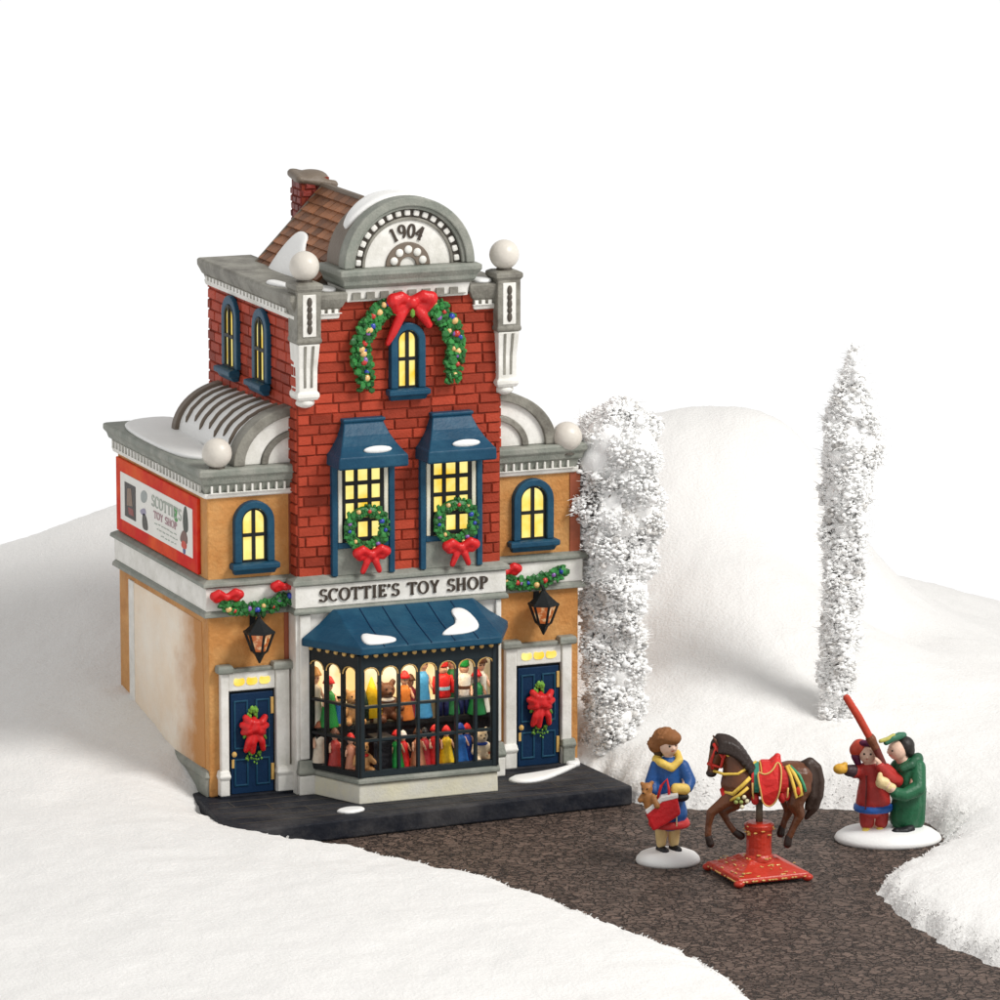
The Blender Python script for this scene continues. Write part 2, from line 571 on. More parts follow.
# points a little beyond the crest fall away again
CTRL += [(x + .55, y + 1.35, z - 0.42) for x, y, z in CTRL[:19]] + [(x + 1.1, y + 2.7, z - 1.1) for x, y, z in CTRL[:19]]
ROAD_POLY = [(0.5, 0.6), (0.10, 0.05), (-0.02, -0.12), (-0.02, -0.42), (0.03, -0.75), (0.10, -1.10), (0.377, -1.572), (0.718, -2.05), (1.028, -2.594), (1.457, -3.588),
             (1.805, -4.72), (1.986, -5.938), (2.16, -7.108), (2.179, -8.343), (2.0, -10.5), (4.9, -10.5), (4.735, -8.164), (4.627, -7.392),
             (4.625, -6.378), (4.766, -5.463), (4.91, -5.084), (5.232, -4.73), (5.70, -4.40), (6.12, -4.06), (6.44, -3.55),
             (6.52, -2.80), (6.32, -2.42), (6.133, -2.227), (5.815, -1.961), (5.203, -1.846), (4.645, -1.617), (4.23, -1.311),
             (4.15, -0.86), (4.06, -0.30), (3.7, 0.3), (3.6, 2.4), (0.6, 2.3)]

def sdist(px, py, poly):
    """signed distance, positive outside"""
    d = np.full(px.shape, 1e9)
    inside = np.zeros(px.shape, bool)
    n = len(poly)
    for i in range(n):
        ax, ay = poly[i]
        bx, by = poly[(i + 1) % n]
        ex, ey = bx - ax, by - ay
        t = np.clip(((px - ax) * ex + (py - ay) * ey) / (ex * ex + ey * ey), 0, 1)
        d = np.minimum(d, np.hypot(px - ax - t * ex, py - ay - t * ey))
        c = ((ay > py) != (by > py)) & (px < (bx - ax) * (py - ay) / (by - ay + 1e-12) + ax)
        inside ^= c
    return np.where(inside, -d, d)

def _fit():
    c = np.array(CTRL)
    n = len(c)
    def ker(r):
        return np.where(r > 1e-9, r * r * np.log(r + 1e-9), 0)
    K = ker(np.hypot(c[:, None, 0] - c[None, :, 0], c[:, None, 1] - c[None, :, 1])) + np.eye(n) * 0.02
    Pm = np.c_[np.ones(n), c[:, :2]]
    A = np.block([[K, Pm], [Pm.T, np.zeros((3, 3))]])
    s = np.linalg.solve(A, np.r_[c[:, 2], 0, 0, 0])
    def ev(x, y):
        out = s[n] + s[n + 1] * x + s[n + 2] * y
        for i in range(n):
            out = out + s[i] * ker(np.hypot(x - c[i, 0], y - c[i, 1]))
        return out
    return ev
_base = _fit()

def height(x, y):
    x, y = np.asarray(x, float), np.asarray(y, float)
    far = np.clip((x - 3.0) * math.sin(YAW) + (y + 0.6) * math.cos(YAW) - 7.2 - 2.8 * np.clip(((x - 3.0) * math.cos(YAW) - (y + 0.6) * math.sin(YAW) - 3.0) / 1.2, 0, 1), 0, None)
    b = np.clip(_base(x, y), -0.14 - 0.6 * np.clip((x - 8.0) / 2.0, 0, 1), 3.2) - far * 0.45
    b = b + 0.05 * (vnoise(x * 1.3, y * 1.3, 1) - 0.5) + 0.028 * (vnoise(x * 3.7, y * 3.7, 2) - 0.5)
    wob = 0.10 * (vnoise(x * 5, y * 5, 5) - 0.5) + 0.045 * (vnoise(x * 14, y * 14, 6) - 0.5)
    d = sdist(x, y, ROAD_POLY) + wob
    k = 1 - np.exp(-np.clip(d, 0, None) / 0.17)
    z = np.where(d > 0, ROAD_Z - 0.02 + (b - ROAD_Z + 0.02) * k, ROAD_Z - 0.02 + np.maximum(d, -0.3) * 0.6)
    e = 0.45 + 0.55 * np.exp(-np.abs(d) / 0.25)
    z = z + e * (0.020 * (vnoise(x * 15, y * 15, 3) - 0.5) + 0.020 * (vnoise(x * 31, y * 31, 4) - 0.5))
    return z

def hz(x, y):
    return float(height(np.array([x]), np.array([y]))[0])

def make_snow():
    cy, sy = math.cos(YAW), math.sin(YAW)
    us = np.r_[np.arange(-13.0, -5.8, 0.15), np.arange(-5.8, 6.2, 0.036), np.arange(6.2, 13.0, 0.15)]
    vs = np.r_[np.arange(-12.5, 3.0, 0.042), np.arange(3.0, 13.0, 0.09)]
    Ug, Vg = np.meshgrid(us, vs)
    o = np.array((3.0, -0.6))
    X = o[0] + Ug * cy + Vg * sy
    Y = o[1] - Ug * sy + Vg * cy
    Z = height(X, Y)
    nu, nv = len(us), len(vs)
    co = np.stack([X, Y, Z], -1).reshape(-1, 3)
    idx = np.arange(nu * nv).reshape(nv, nu)
    q = np.stack([idx[:-1, :-1], idx[:-1, 1:], idx[1:, 1:], idx[1:, :-1]], -1).reshape(-1, 4)
    me = bpy.data.meshes.new('snow')
    me.vertices.add(len(co))
    me.vertices.foreach_set('co', co.ravel())
    me.loops.add(q.size)
    me.loops.foreach_set('vertex_index', q.ravel().astype(np.int32))
    me.polygons.add(len(q))
    me.polygons.foreach_set('loop_start', np.arange(0, q.size, 4, dtype=np.int32))
    me.polygons.foreach_set('loop_total', np.full(len(q), 4, dtype=np.int32))
    me.update(calc_edges=True)
    me.materials.append(M['snow'])
    me.shade_smooth()
    ob = bpy.data.objects.new('snow', me)
    col.objects.link(ob)
    ob['kind'] = 'structure'
make_snow()

b = MB()
b.box(-1.5, 9.0, -12.0, 0.6, ROAD_Z - 0.05, ROAD_Z)
o = b.build('road', M['road'])
o['kind'] = 'structure'

def make_fluff():
    """loose cotton fibres standing up along the torn edge of the snow beside the road"""
    b = MB()
    n = len(ROAD_POLY)
    for i in range(5, n - 6):
        if 13 <= i <= 15:
            continue
        ax, ay = ROAD_POLY[i]
        bx, by = ROAD_POLY[i + 1]
        L = math.hypot(bx - ax, by - ay)
        nx, ny = -(by - ay) / L, (bx - ax) / L
        ts_ = rng.random(int(L * 100))
        of_ = rng.uniform(-0.06, 0.22, len(ts_))
        X_, Y_ = ax + (bx - ax) * ts_ - nx * of_ * SIDE, ay + (by - ay) * ts_ - ny * of_ * SIDE
        Z_ = height(X_, Y_)
        for x, y, z in zip(X_, Y_, Z_):
            if z < ROAD_Z + 0.01:
                continue
            d = Vector((random.gauss(0, .7) + nx * SIDE * .6, random.gauss(0, .7) + ny * SIDE * .6, random.uniform(0.2, 1.0))).normalized()
            s = random.uniform(0.012, 0.036)
            p = Vector((x, y, z - 0.004))
            q = p + d * s + Vector((random.gauss(0, .008), random.gauss(0, .008), 0))
            b.tube([p, (p + q) / 2 + Vector((0, 0, .006)), q], [0.006, 0.005, 0.002], 3)
    o = b.build('snow_fibres', M['snow'])
    o['kind'] = 'stuff'
SIDE = 1.0
make_fluff()

# ------------------------------------------------------------------ the ceramic shop
GZ = -0.08           # top of the paving slab
TY = -0.20           # front plane of the tower
TX0, TX1 = 0.88, 3.05
TXM = (TX0 + TX1) / 2
shop = thing('toy_shop', 'ceramic red brick toy shop with tan side wings, navy awnings and arched 1904 gable', 'building', (2.0, 1.0, ROAD_Z))

# paving slab under the shop
b = MB()
b.prism([(-0.30, -1.42), (4.11, -1.15), (4.03, 0.02), (4.03, 2.85), (-0.06, 2.85), (-0.12, 0.0)], 'xy', ROAD_Z + 0.004, GZ)
slab = b.build('paving_slab', M['slate'], shop, bevel=0.02)
b = MB()
for i in range(5):
    y = -0.25 - 0.22 * i
    b.box(-0.1, 4.02, y - 0.004, y + 0.004, GZ + 0.001, GZ + 0.004)
for i in range(12):
    y = -0.25 - 0.22 * (i % 4)
    x = 0.1 + i * 0.33
    b.box(x - 0.004, x + 0.004, y - 0.216, y - 0.004, GZ + 0.001, GZ + 0.0035)
b.build('paving_joints', M['groove'], slab)

def snow_patch(pts, zfun, th, parent, name='snow_patch'):
    """a raised glazed snow patch: outline pts (x, y), zfun gives the surface point, th its thickness along z/normal"""
    b = MB()
    cx = sum(p[0] for p in pts) / len(pts)
    cy = sum(p[1] for p in pts) / len(pts)
    n = len(pts)
    loops = []
    for k, (s, h) in enumerate(((1.0, 0.0), (0.97, 0.55), (0.86, 0.9), (0.6, 1.0), (0.25, 1.02))):
        loops.append([zfun(cx + (p[0] - cx) * s, cy + (p[1] - cy) * s, th * h) for p in pts])
    b.loft(loops)
    return b.build(name, M['patch'], parent, smooth=True)

def soft(pts, n=4):
    """chaikin smoothing of an outline"""
    for _ in range(2):
        q = []
        for i in range(len(pts)):
            a, c = pts[i], pts[(i + 1) % len(pts)]
            q += [(a[0] * .75 + c[0] * .25, a[1] * .75 + c[1] * .25), (a[0] * .25 + c[0] * .75, a[1] * .25 + c[1] * .75)]
        pts = q
    return pts

flat = lambda z: (lambda x, y, t: (x, y, z + t))
snow_patch(soft([(0.95, -1.02), (1.12, -0.93), (1.28, -1.0), (1.22, -1.12), (1.05, -1.17), (0.98, -1.1)]), flat(GZ), 0.03, shop)
snow_patch(soft([(3.05, -0.62), (3.02, -0.40), (3.35, -0.36), (3.85, -0.22), (4.0, -0.1), (3.62, -0.44), (3.3, -0.66)]), flat(GZ), 0.04, shop)
snow_patch(soft([(3.80, -0.16), (3.95, -0.20), (4.02, 0.02), (3.99, 0.1), (3.85, -0.02)]), flat(GZ), 0.05, shop)

# --- walls
def wing(x0, x1):
    b = MB()
    b.box(x0, x1, 0.0, 2.8, GZ, 3.0)
    return b.build('wing_wall', M['tan'], shop, bevel=0.015)
wl = wing(0.0, 0.93)
wr = wing(3.0, 4.0)
# painted glow: cream field low on the left wing's side and its highlight strip
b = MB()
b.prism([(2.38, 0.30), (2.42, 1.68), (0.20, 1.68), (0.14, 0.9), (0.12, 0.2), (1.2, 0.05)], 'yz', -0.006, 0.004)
b.build('glow_panel', M['cream_glow'], wl, bevel=0.004)
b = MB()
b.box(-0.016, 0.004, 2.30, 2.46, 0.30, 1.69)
b.build('highlight_strip', M['white'], wl, bevel=0.006)  # highlight put in as a raised white strip, not a built pilaster
# rust strips beside the tower and at the right corner
b = MB()
b.box(0.80, 0.845, -0.012, 0.01, GZ + .3, 1.75)
b.box(0.855, 0.89, -0.012, 0.01, 2.13, 2.97)
b.build('corner_strip', M['rust'], wl)
b = MB()
b.box(3.90, 4.012, -0.012, 2.0, 2.14, 2.97)
b.build('corner_strip', M['rust'], wr)
b = MB()
b.box(3.06, 3.14, -0.012, 0.0, 0.24, 1.3)
b.build('corner_strip', M['rust'], wr)

# tower body (hollow behind the bay so the shop window has a lit room)
b = MB()
b.box(TX0, TX1, TY, 2.4, 1.80, 4.95)
b.box(TX0, TX1, 0.55, 2.4, GZ, 1.80)
b.mi = 1
b.box(TX0 - .03, TX1, TY, 0.55, 1.52, 1.80)
b.box(TX0 - .03, TX0 + 0.16, TY, 0.55, GZ, 1.52)
b.box(TX1 - 0.10, TX1, TY, 0.55, GZ, 1.52)
tower = b.build('tower_wall', [M['mortar'], M['white']], shop)

def bricks(name, at, x0, x1, z0, z1, parent, mat, bh=0.104, bl=0.262, gap=0.009, proud=0.017, skip=()):
    b = MB()
    rows = int(round((z1 - z0) / bh))
    bh = (z1 - z0) / rows
    for r in range(rows):
        x = x0 - (bl * 0.5 if r % 2 else 0) - random.uniform(0, 0.05)
        while x < x1:
            L = bl * random.uniform(0.82, 1.12)
            a, c = max(x, x0), min(x + L, x1)
            x += L
            if c - a < 0.05:
                continue
            za, zb = z0 + r * bh + gap / 2, z0 + (r + 1) * bh - gap / 2
            a, c = a + gap / 2, c - gap / 2
            if any(s[0] < a and c < s[1] and s[2] < za and zb < s[3] for s in skip):
                continue
            b.tone = random.uniform(-1, 1)
            p = proud * random.uniform(0.75, 1.2)
            j = lambda: random.uniform(-0.005, 0.005)
            i = 0.008
            b.hexa([(a + j(), 0, za + j()), (c + j(), 0, za + j()), (c + j(), 0, zb + j()), (a + j(), 0, zb + j()),
                    (a + i, -p + j() * .5, za + i), (c - i, -p + j() * .5, za + i), (c - i, -p + j() * .5, zb - i), (a + i, -p + j() * .5, zb - i)])
    return b.build(name, mat, parent, at=at)

front = Matrix.Translation((0, TY, 0))
left_of = lambda x: Matrix.Translation((x, 0, 0)) @ Matrix.Rotation(-PI / 2, 4, 'Z')    # local x -> -y world... outward -x
right_of = lambda x: Matrix.Translation((x, 0, 0)) @ Matrix.Rotation(PI / 2, 4, 'Z')
FSKIP = ()
bricks('brickwork', front, TX0, TX1, 2.13, 4.90, tower, M['brick'], skip=FSKIP)
bricks('brickwork', left_of(TX0), -2.4, -TY, 3.3, 4.80, tower, M['brick'])
bricks('brickwork', left_of(TX0), 0.02, -TY, 2.13, 3.3, tower, M['brick'])
bricks('brickwork', right_of(TX1), TY, 2.4, 3.3, 4.86, tower, M['brick'])

# --- mouldings: profile (offset, z) swept round a rectangle
def crenel(xa, xb, tw, pitch, z0, z1, at, proud, par, m='white'):
    pts = [(xa, z0)]
    k = xa + .02
    while k + tw < xb - .005:
        pts += [(k, z0 + .007), (k, z1), (k + tw, z1), (k + tw, z0 + .007)]
        k += pitch
    pts += [(xb, z0 + .007), (xb, z0)]
    b = MB()
    b.prism(pts, 'xz', -proud, 0.0)
    return b.build('dentil_moulding', M[m], par, at=at)

def moulding(name, rect, prof, mat, parent, bevel=0.008):
    x0, x1, y0, y1 = rect
    b = MB()
    b.rects([(x0 - o_, x1 + o_, y0 - o_, y1 + o_, z) for o_, z in prof])
    return b.build(name, mat, parent, bevel=bevel, jitter=0.003)

for rect, rect2, par in (((0.0, 0.93, 0.0, 2.8), (0.0, 0.93, 0.0, 2.8), wl), ((3.0, 4.0, 0.0, 2.8), (3.0, 3.93, 0.0, 2.8), wr)):
    moulding('string_course', rect, [(0.03, 1.83), (0.035, 1.85), (0.035, 2.05), (0.03, 2.06)], M['white'], par)
    moulding('course_moulding', rect, [(0.01, 1.755), (0.06, 1.765), (0.055, 1.80), (0.03, 1.829)], M['gray_green'], par)
    moulding('course_moulding', rect, [(0.03, 2.061), (0.075, 2.075), (0.07, 2.11), (0.01, 2.14)], M['gray_green'], par)
    moulding('cornice_fillet', rect2, [(0.01, 2.96), (0.04, 2.97), (0.05, 3.018)], M['white'], par)
    moulding('cornice', rect2, [(0.03, 3.02), (0.05, 3.10), (0.075, 3.115), (0.09, 3.17), (0.118, 3.20), (0.12, 3.255), (0.095, 3.27)], M['gray_green'], par)
    # dentils
    x0, x1, y0, y1 = rect
    xa, xb = (x0, TX0 - .01) if x0 < 1 else (TX1 + .01, x1 - .07)
    crenel(xa, xb, 0.018, 0.085, 3.018, 3.098, Matrix.Translation((0, y0 - .04, 0)), 0.032, par)
    if x0 < 1:
        crenel(-y1, -y0, 0.03, 0.10, 3.018, 3.098, left_of(x0 - .04), 0.030, par)

# tower sign course
rect = (TX0, TX1, TY, 0.3)
sign = moulding('sign_board', rect, [(0.045, 1.83), (0.05, 1.84), (0.05, 2.045), (0.045, 2.05)], M['white'], tower)
moulding('course_moulding', rect, [(0.01, 1.755), (0.07, 1.765), (0.07, 1.80), (0.04, 1.829)], M['gray_green'], tower)
moulding('course_moulding', rect, [(0.04, 2.051), (0.085, 2.065), (0.08, 2.105), (0.01, 2.15)], M['gray_green'], tower)

# --- pen-drawn serif capitals
def arc(cx, cy, rx, ry, a0, a1, n=14):
    return [(cx + rx * math.cos(R(a0 + (a1 - a0) * i / n)), cy + ry * math.sin(R(a0 + (a1 - a0) * i / n))) for i in range(n + 1)]
GL = {
    'S': (0.56, [arc(0.29, 0.74, 0.22, 0.24, 35, 270) + arc(0.29, 0.27, 0.24, 0.25, 90, -150)[1:], [(0.47, 0.98), (0.47, 0.80)], [(0.06, 0.02), (0.06, 0.2)]]),
    'C': (0.72, [arc(0.42, 0.5, 0.36, 0.48, 50, 310, 20), [(0.66, 0.98), (0.66, 0.76)]]),
    'O': (0.84, [arc(0.42, 0.5, 0.37, 0.48, 90, 450, 28)]),
    'T': (0.70, [[(0.35, 0.02), (0.35, 0.97)], [(0.02, 0.96), (0.68, 0.96)], [(0.03, 0.97), (0.03, 0.78)], [(0.67, 0.97), (0.67, 0.78)], [(0.20, 0.02), (0.50, 0.02)]]),
    'I': (0.34, [[(0.17, 0.02), (0.17, 0.98)], [(0.02, 0.98), (0.32, 0.98)], [(0.02, 0.02), (0.32, 0.02)]]),
    'E': (0.62, [[(0.15, 0.02), (0.15, 0.98)], [(0.02, 0.97), (0.54, 0.97)], [(0.02, 0.03), (0.57, 0.03)], [(0.15, 0.52), (0.42, 0.52)], [(0.54, 0.99), (0.54, 0.80)], [(0.57, 0.01), (0.57, 0.22)], [(0.42, 0.62), (0.42, 0.42)]]),
    "'": (0.20, [[(0.12, 1.0), (0.07, 0.74)]]),
    'Y': (0.72, [[(0.08, 0.97), (0.37, 0.45)], [(0.64, 0.97), (0.37, 0.45)], [(0.37, 0.48), (0.37, 0.02)], [(0.0, 0.97), (0.22, 0.97)], [(0.52, 0.97), (0.72, 0.97)], [(0.24, 0.02), (0.50, 0.02)]]),
    'H': (0.80, [[(0.15, 0.02), (0.15, 0.98)], [(0.65, 0.02), (0.65, 0.98)], [(0.15, 0.5), (0.65, 0.5)], [(0.02, 0.98), (0.28, 0.98)], [(0.02, 0.02), (0.28, 0.02)], [(0.52, 0.98), (0.78, 0.98)], [(0.52, 0.02), (0.78, 0.02)]]),
    'P': (0.62, [[(0.15, 0.02), (0.15, 0.98)], [(0.15, 0.96)] + arc(0.32, 0.72, 0.25, 0.24, 90, -90) + [(0.15, 0.48)], [(0.02, 0.97), (0.3, 0.97)], [(0.02, 0.02), (0.30, 0.02)]]),
    '1': (0.34, [[(0.17, 0.02), (0.17, 0.98)], [(0.02, 0.82), (0.17, 0.97)], [(0.04, 0.02), (0.30, 0.02)]]),
    '9': (0.56, [arc(0.28, 0.69, 0.22, 0.29, 0, 360, 20), [(0.50, 0.70)] + arc(0.20, 0.62, 0.30, 0.60, 5, -75, 8)]),
    '0': (0.56, [arc(0.28, 0.5, 0.23, 0.48, 90, 450, 24)]),
    '4': (0.56, [[(0.40, 0.02), (0.40, 0.98)], [(0.40, 0.97), (0.04, 0.32)], [(0.03, 0.32), (0.55, 0.32)], [(0.28, 0.02), (0.52, 0.02)]]),
    ' ': (0.42, []),
}
def text_width(s, h, track=0.12):
    return sum(GL[c][0] + track for c in s) * h - track * h

def draw_text(b, s, h, place, thick=0.17, thin=0.075, track=0.12, depth=0.012):
    """place(x, z, d) maps text space to a point"""
    x = 0.0
    k = 0
    for c in s:
        wd, strokes = GL[c]
        for st in strokes:
            k += 1
            d = depth + (k % 7) * 0.0009
            n = len(st)
            L, Rr = [], []
            for i, p in enumerate(st):
                q0, q1 = st[max(i - 1, 0)], st[min(i + 1, n - 1)]
                dx, dy = q1[0] - q0[0], q1[1] - q0[1]
                ln = math.hypot(dx, dy) or 1
                t = thin + (thick - thin) * abs(dy / ln) ** 1.5
                nx, ny = -dy / ln * t / 2, dx / ln * t / 2
                L.append((p[0] + nx, p[1] + ny))
                Rr.append((p[0] - nx, p[1] - ny))
            loops = []
            for (a, e) in zip(L, Rr):
                A = lambda p, dd: place(x + p[0] * h, p[1] * h, dd)
                loops.append([A(a, 0.0), A(e, 0.0), A(e, d), A(a, d)])
            b.loft(loops)
        x += (wd + track) * h

b = MB()
txt = "SCOTTIE'S TOY SHOP"
hgt = 0.125
wd = text_width(txt, hgt, 0.16)
scale_x = 1.80 / wd
draw_text(b, txt, hgt, lambda x, z, d: (1.09 + x * scale_x, TY - 0.05 - d, 1.884 + z), 0.20, 0.085, 0.16)
b.build('lettering', M['ink'], sign)

# --- quarter barrel roofs on the wings
def barrel(cx, sgn, par):
    A, B, z0 = 0.70, 0.56, 3.272
    def pt(t, k=1.0, y=0.0):
        g = 1 - 0.13 * max(y, 0) / 2.2
        return (cx - sgn * A * k * g * math.cos(t), z0 + B * k * g * math.sin(t))
    N = 16
    ts = [PI / 2 * i / N for i in range(N + 1)]
    b = MB()
    b.loft([[(p[0], y, p[1]) for p in [pt(t, .97, y) for t in ts] + [(cx, z0)]] for y in (0.10, 2.0)])
    roof = b.build('barrel_roof', M['patch'], par, smooth=False)
    # arched face: outer gray ring, white band, inner gray ring, white heart
    for k0, k1, y0, y1, m in ((0.86, 1.03, -0.045, 0.16, M['gray']), (0.60, 0.87, 0.0, 0.11, M['white']), (0.50, 0.60, -0.03, 0.11, M['gray'])):
        b = MB()
        b.strip([pt(t, k0) for t in ts], [pt(t, k1) for t in ts], y0, y1)
        b.build('gable_ring', m, par, bevel=0.01)
    b = MB()
    b.prism([pt(t, .505) for t in ts] + [(cx, z0)], 'xz', 0.005, 0.105)
    b.build('gable_heart', M['white'], par)
    # back arch and ribs
    b = MB()
    b.strip([pt(t, 0.9, 2.1) for t in ts], [pt(t, 1.05, 2.1) for t in ts], 1.98, 2.10)
    b.build('rear_arch', M['taupe'], par, bevel=0.01)
    for i in range(7):
        y = 0.32 + i * 0.245
        b = MB()
        t0 = 4 if i % 2 else 3
        b.tube([(pt(t, .985, y)[0], y + random.uniform(-.01, .01), pt(t, .985, y)[1]) for t in ts[t0:]], [0.005] + [0.022] * (len(ts) - t0 - 1), 7)
        b.build('roof_rib', M['taupe'], par, smooth=True)
    return roof
barrel(0.99, 1, wl)
barrel(3.02, -1, wr)
# snow lying in the cornice trays
b = MB()
b.prism(soft([(-0.08, 0.7), (-0.09, 2.2), (0.05, 2.75), (0.6, 2.85), (0.62, 2.3), (0.34, 1.2), (0.3, 0.5), (0.1, 0.42)]), 'xy', 3.262, 3.31)
b.build('snow_patch', M['patch'], wl, bevel=0.02, smooth=True)
b = MB()
b.prism(soft([(3.72, 0.0), (4.1, -0.06), (4.12, 0.6), (4.0, 2.6), (3.75, 2.0)]), 'xy', 3.262, 3.30)
b.build('snow_patch', M['patch'], wr, bevel=0.02, smooth=True)

def globe(c, r, parent):
    b = MB()
    b.lathe([(0.06, -r - 0.03), (0.09, -r - 0.02), (0.075, -r + 0.02)], c, 16)
    f = b.build('globe_foot', M['groove'], parent, smooth=False)
    b = MB()
    b.ball(c, r, 28, 18)
    return b.build('globe', M['ball'], parent, smooth=True)
globe((0.10, -0.02, 3.42), 0.15, wl)
globe((3.86, -0.02, 3.33), 0.155, wr)

# --- tower top
for rect in ((TX0, 1.29, TY, 2.4), (2.79, TX1, TY, 2.4)):
    moulding('cornice_fillet', rect, [(0.012, 4.72), (0.03, 4.73), (0.04, 4.775)], M['white'], tower)
    moulding('cornice', rect, [(0.03, 4.776), (0.045, 4.83), (0.06, 4.845), (0.095, 4.93), (0.10, 4.985), (0.08, 5.0)], M['gray'], tower)
for x0, x1 in ((1.10, 1.34), (2.74, 2.96)):
    crenel(x0, x1, 0.035, 0.072, 4.778, 4.825, Matrix.Translation((0, TY - .03, 0)), 0.032, tower)
crenel(-2.35, 0.05, 0.05, 0.10, 4.778, 4.828, left_of(TX0 - .03), 0.032, tower)

for pts in ([(1.12, -0.22), (1.28, -0.26), (1.34, -0.1), (1.2, 0.1), (1.1, 0.0)], [(2.76, -0.24), (2.95, -0.27), (2.98, -0.1), (2.8, 0.05)], [(0.80, 0.55), (0.86, 0.2), (0.98, 0.15), (0.95, 0.6)]):
    snow_patch(soft(pts), flat(4.998), 0.035, tower)
# entablature under the arched gable
PX0, PX1, PXC = 1.345, 2.73, 2.037
b = MB()
b.rects([(PX0 + 0.05, PX1 - 0.05, TY - 0.06, 0.25, 4.885), (PX0 + 0.03, PX1 - 0.03, TY - 0.07, 0.25, 5.02)])
ent = b.build('entablature', M['white'], tower, bevel=0.008)
crenel(PX0 + .08, PX1 - .08, 0.085, 0.148, 4.908, 4.978, Matrix.Translation((0, TY - .066, 0)), 0.022, ent, 'gray')
b = MB()
b.rects([(PX0 + 0.02, PX1 - 0.02, TY - 0.09, 0.25, 5.022), (PX0 - 0.01, PX1 + 0.01, TY - 0.13, 0.26, 5.06), (PX0 - 0.02, PX1 + 0.02, TY - 0.14, 0.27, 5.10),
         (PX0 - 0.06, PX1 + 0.06, TY - 0.18, 0.28, 5.16), (PX0 - 0.06, PX1 + 0.06, TY - 0.18, 0.28, 5.205), (PX0 - 0.03, PX1 + 0.03, TY - 0.16, 0.28, 5.22)])
b.build('ledge_moulding', M['gray_green'], ent, bevel=0.008)

# arched 1904 gable
GZ0, GR = 5.222, 0.69
ts = [PI * i / 40 for i in range(41)]
ring = lambda r: [(PXC - r * math.cos(t), GZ0 + r * 0.99 * math.sin(t)) for t in ts]
b = MB()
b.prism(ring(GR - 0.03), 'xz', TY - 0.03, 0.26)
gable = b.build('arched_gable', M['taupe'], tower)
b = MB()
b.strip(ring(GR - 0.085), ring(GR + 0.005), TY - 0.13, TY + 0.05)
b.strip(ring(GR - 0.12), ring(GR - 0.08), TY - 0.10, TY + 0.05)
b.build('arch_moulding', M['gray_green'], gable, bevel=0.012)
b = MB()
b.prism(ring(GR - 0.12), 'xz', TY - 0.045, TY - 0.02)
b.build('bead_field', M['groove'], gable)
for i in range(17):
    t = PI * (i + 0.5) / 17
    rr = GR - 0.165
    b = MB()
    at = Matrix.Translation((PXC - rr * math.cos(t), TY - 0.048, GZ0 + rr * math.sin(t))) @ Matrix.Rotation(t - PI / 2, 4, 'Y')
    b.box(-0.031, 0.031, -0.025, 0.01, -0.03, 0.03)
    b.build('arch_bead', M['white'], gable, bevel=0.014, at=at)
b = MB()
b.strip(ring(GR - 0.235), ring(GR - 0.205), TY - 0.075, TY - 0.02)
b.build('arch_moulding', M['gray'], gable, bevel=0.006)
b = MB()
b.prism(ring(GR - 0.235), 'xz', TY - 0.058, TY - 0.02)
plate = b.build('date_plate', M['white'], gable)
b = MB()
for ch, a in zip('1904', (25.5, 10, -6.5, -22)):
    h_ = 0.135
    wd = GL[ch][0] * h_
    rr = 0.275
    def place(x, z, d, a=a, wd=wd):
        lx, lz = x - wd / 2, rr + z
        ca, sa = math.cos(R(a)), math.sin(R(a))
        return (PXC + lx * ca - lz * sa, TY - 0.058 - d, GZ0 + lx * sa + lz * ca)
    draw_text(b, ch, h_, place, 0.20, 0.11)
b.build('lettering', M['ink'], plate)
b = MB()
b.strip(ring(0.085), ring(0.235), TY - 0.082, TY - 0.03)
fan = b.build('fan_arch', M['taupe'], gable, bevel=0.008)
for i in range(5):
    t = PI * (i + 0.5) / 5
    b = MB()
    b.ball((PXC - 0.16 * math.cos(t), TY - 0.084, GZ0 + 0.16 * math.sin(t)), (0.042, 0.02, 0.042), 12, 8)
    b.build('fan_bead', M['white'], fan, smooth=True)
# snow on the gable's back
def arch_snow(x, y, t):
    a = x
    r = GR - 0.03 + t
    return (PXC - r * math.cos(a), y, GZ0 + r * 0.99 * math.sin(a))
snow_patch(soft([(0.55, -0.02), (0.75, -0.08), (1.2, -0.08), (1.9, -0.06), (2.3, 0.0), (2.2, 0.2), (1.5, 0.25), (1.2, 0.25), (0.95, 0.2), (0.62, 0.10)]), arch_snow, 0.045, gable)

# --- shingled roof behind the gable and its chimney
EX, EZ, RX, RZ = 1.16, 4.86, 2.0, 5.735
b = MB()
RY0, RY1 = 0.30, 2.0
b.loft([[(EX, y, EZ), (RX, y, RZ), (2 * RX - EX, y, EZ)] for y in (RY0, RY1)])
roof = b.build('roof', M['taupe'], shop)
sl = Vector((RX - EX, 0, RZ - EZ))
Ls = sl.length
sd = sl.normalized()
sn = Vector((-sd.z, 0, sd.x))
b = MB()
rows = 11
for r in range(rows):
    y = RY0 - (0.08 if r % 2 else 0)
    while y < RY1:
        a, c = max(y, RY0) + 0.005, min(y + 0.165, RY1) - 0.005
        y += 0.165
        if c - a < 0.03:
            continue
        b.tone = random.uniform(-1, 1)
        s0, s1 = Ls * r / rows - 0.01, Ls * (r + 1) / rows
        pt = lambda s, h: Vector((EX, 0, EZ)) + sd * s + sn * h
        h0 = 0.034 + random.uniform(0, .008)
        q = [pt(s0, 0.002), pt(s0, h0), pt(s1, 0.014), pt(s1, 0.0)]
        b.loft([[(p.x, yy, p.z) for p in q] for yy in (a, c)])
        b.loft([[(2 * RX - p.x, yy, p.z) for p in q] for yy in (a, c)])
b.build('shingles', M['shingle'], roof)
b = MB()
b.tube([(RX, RY0 + .6, RZ + .01), (RX, RY1 + .03, RZ + .01)], 0.035, 8)
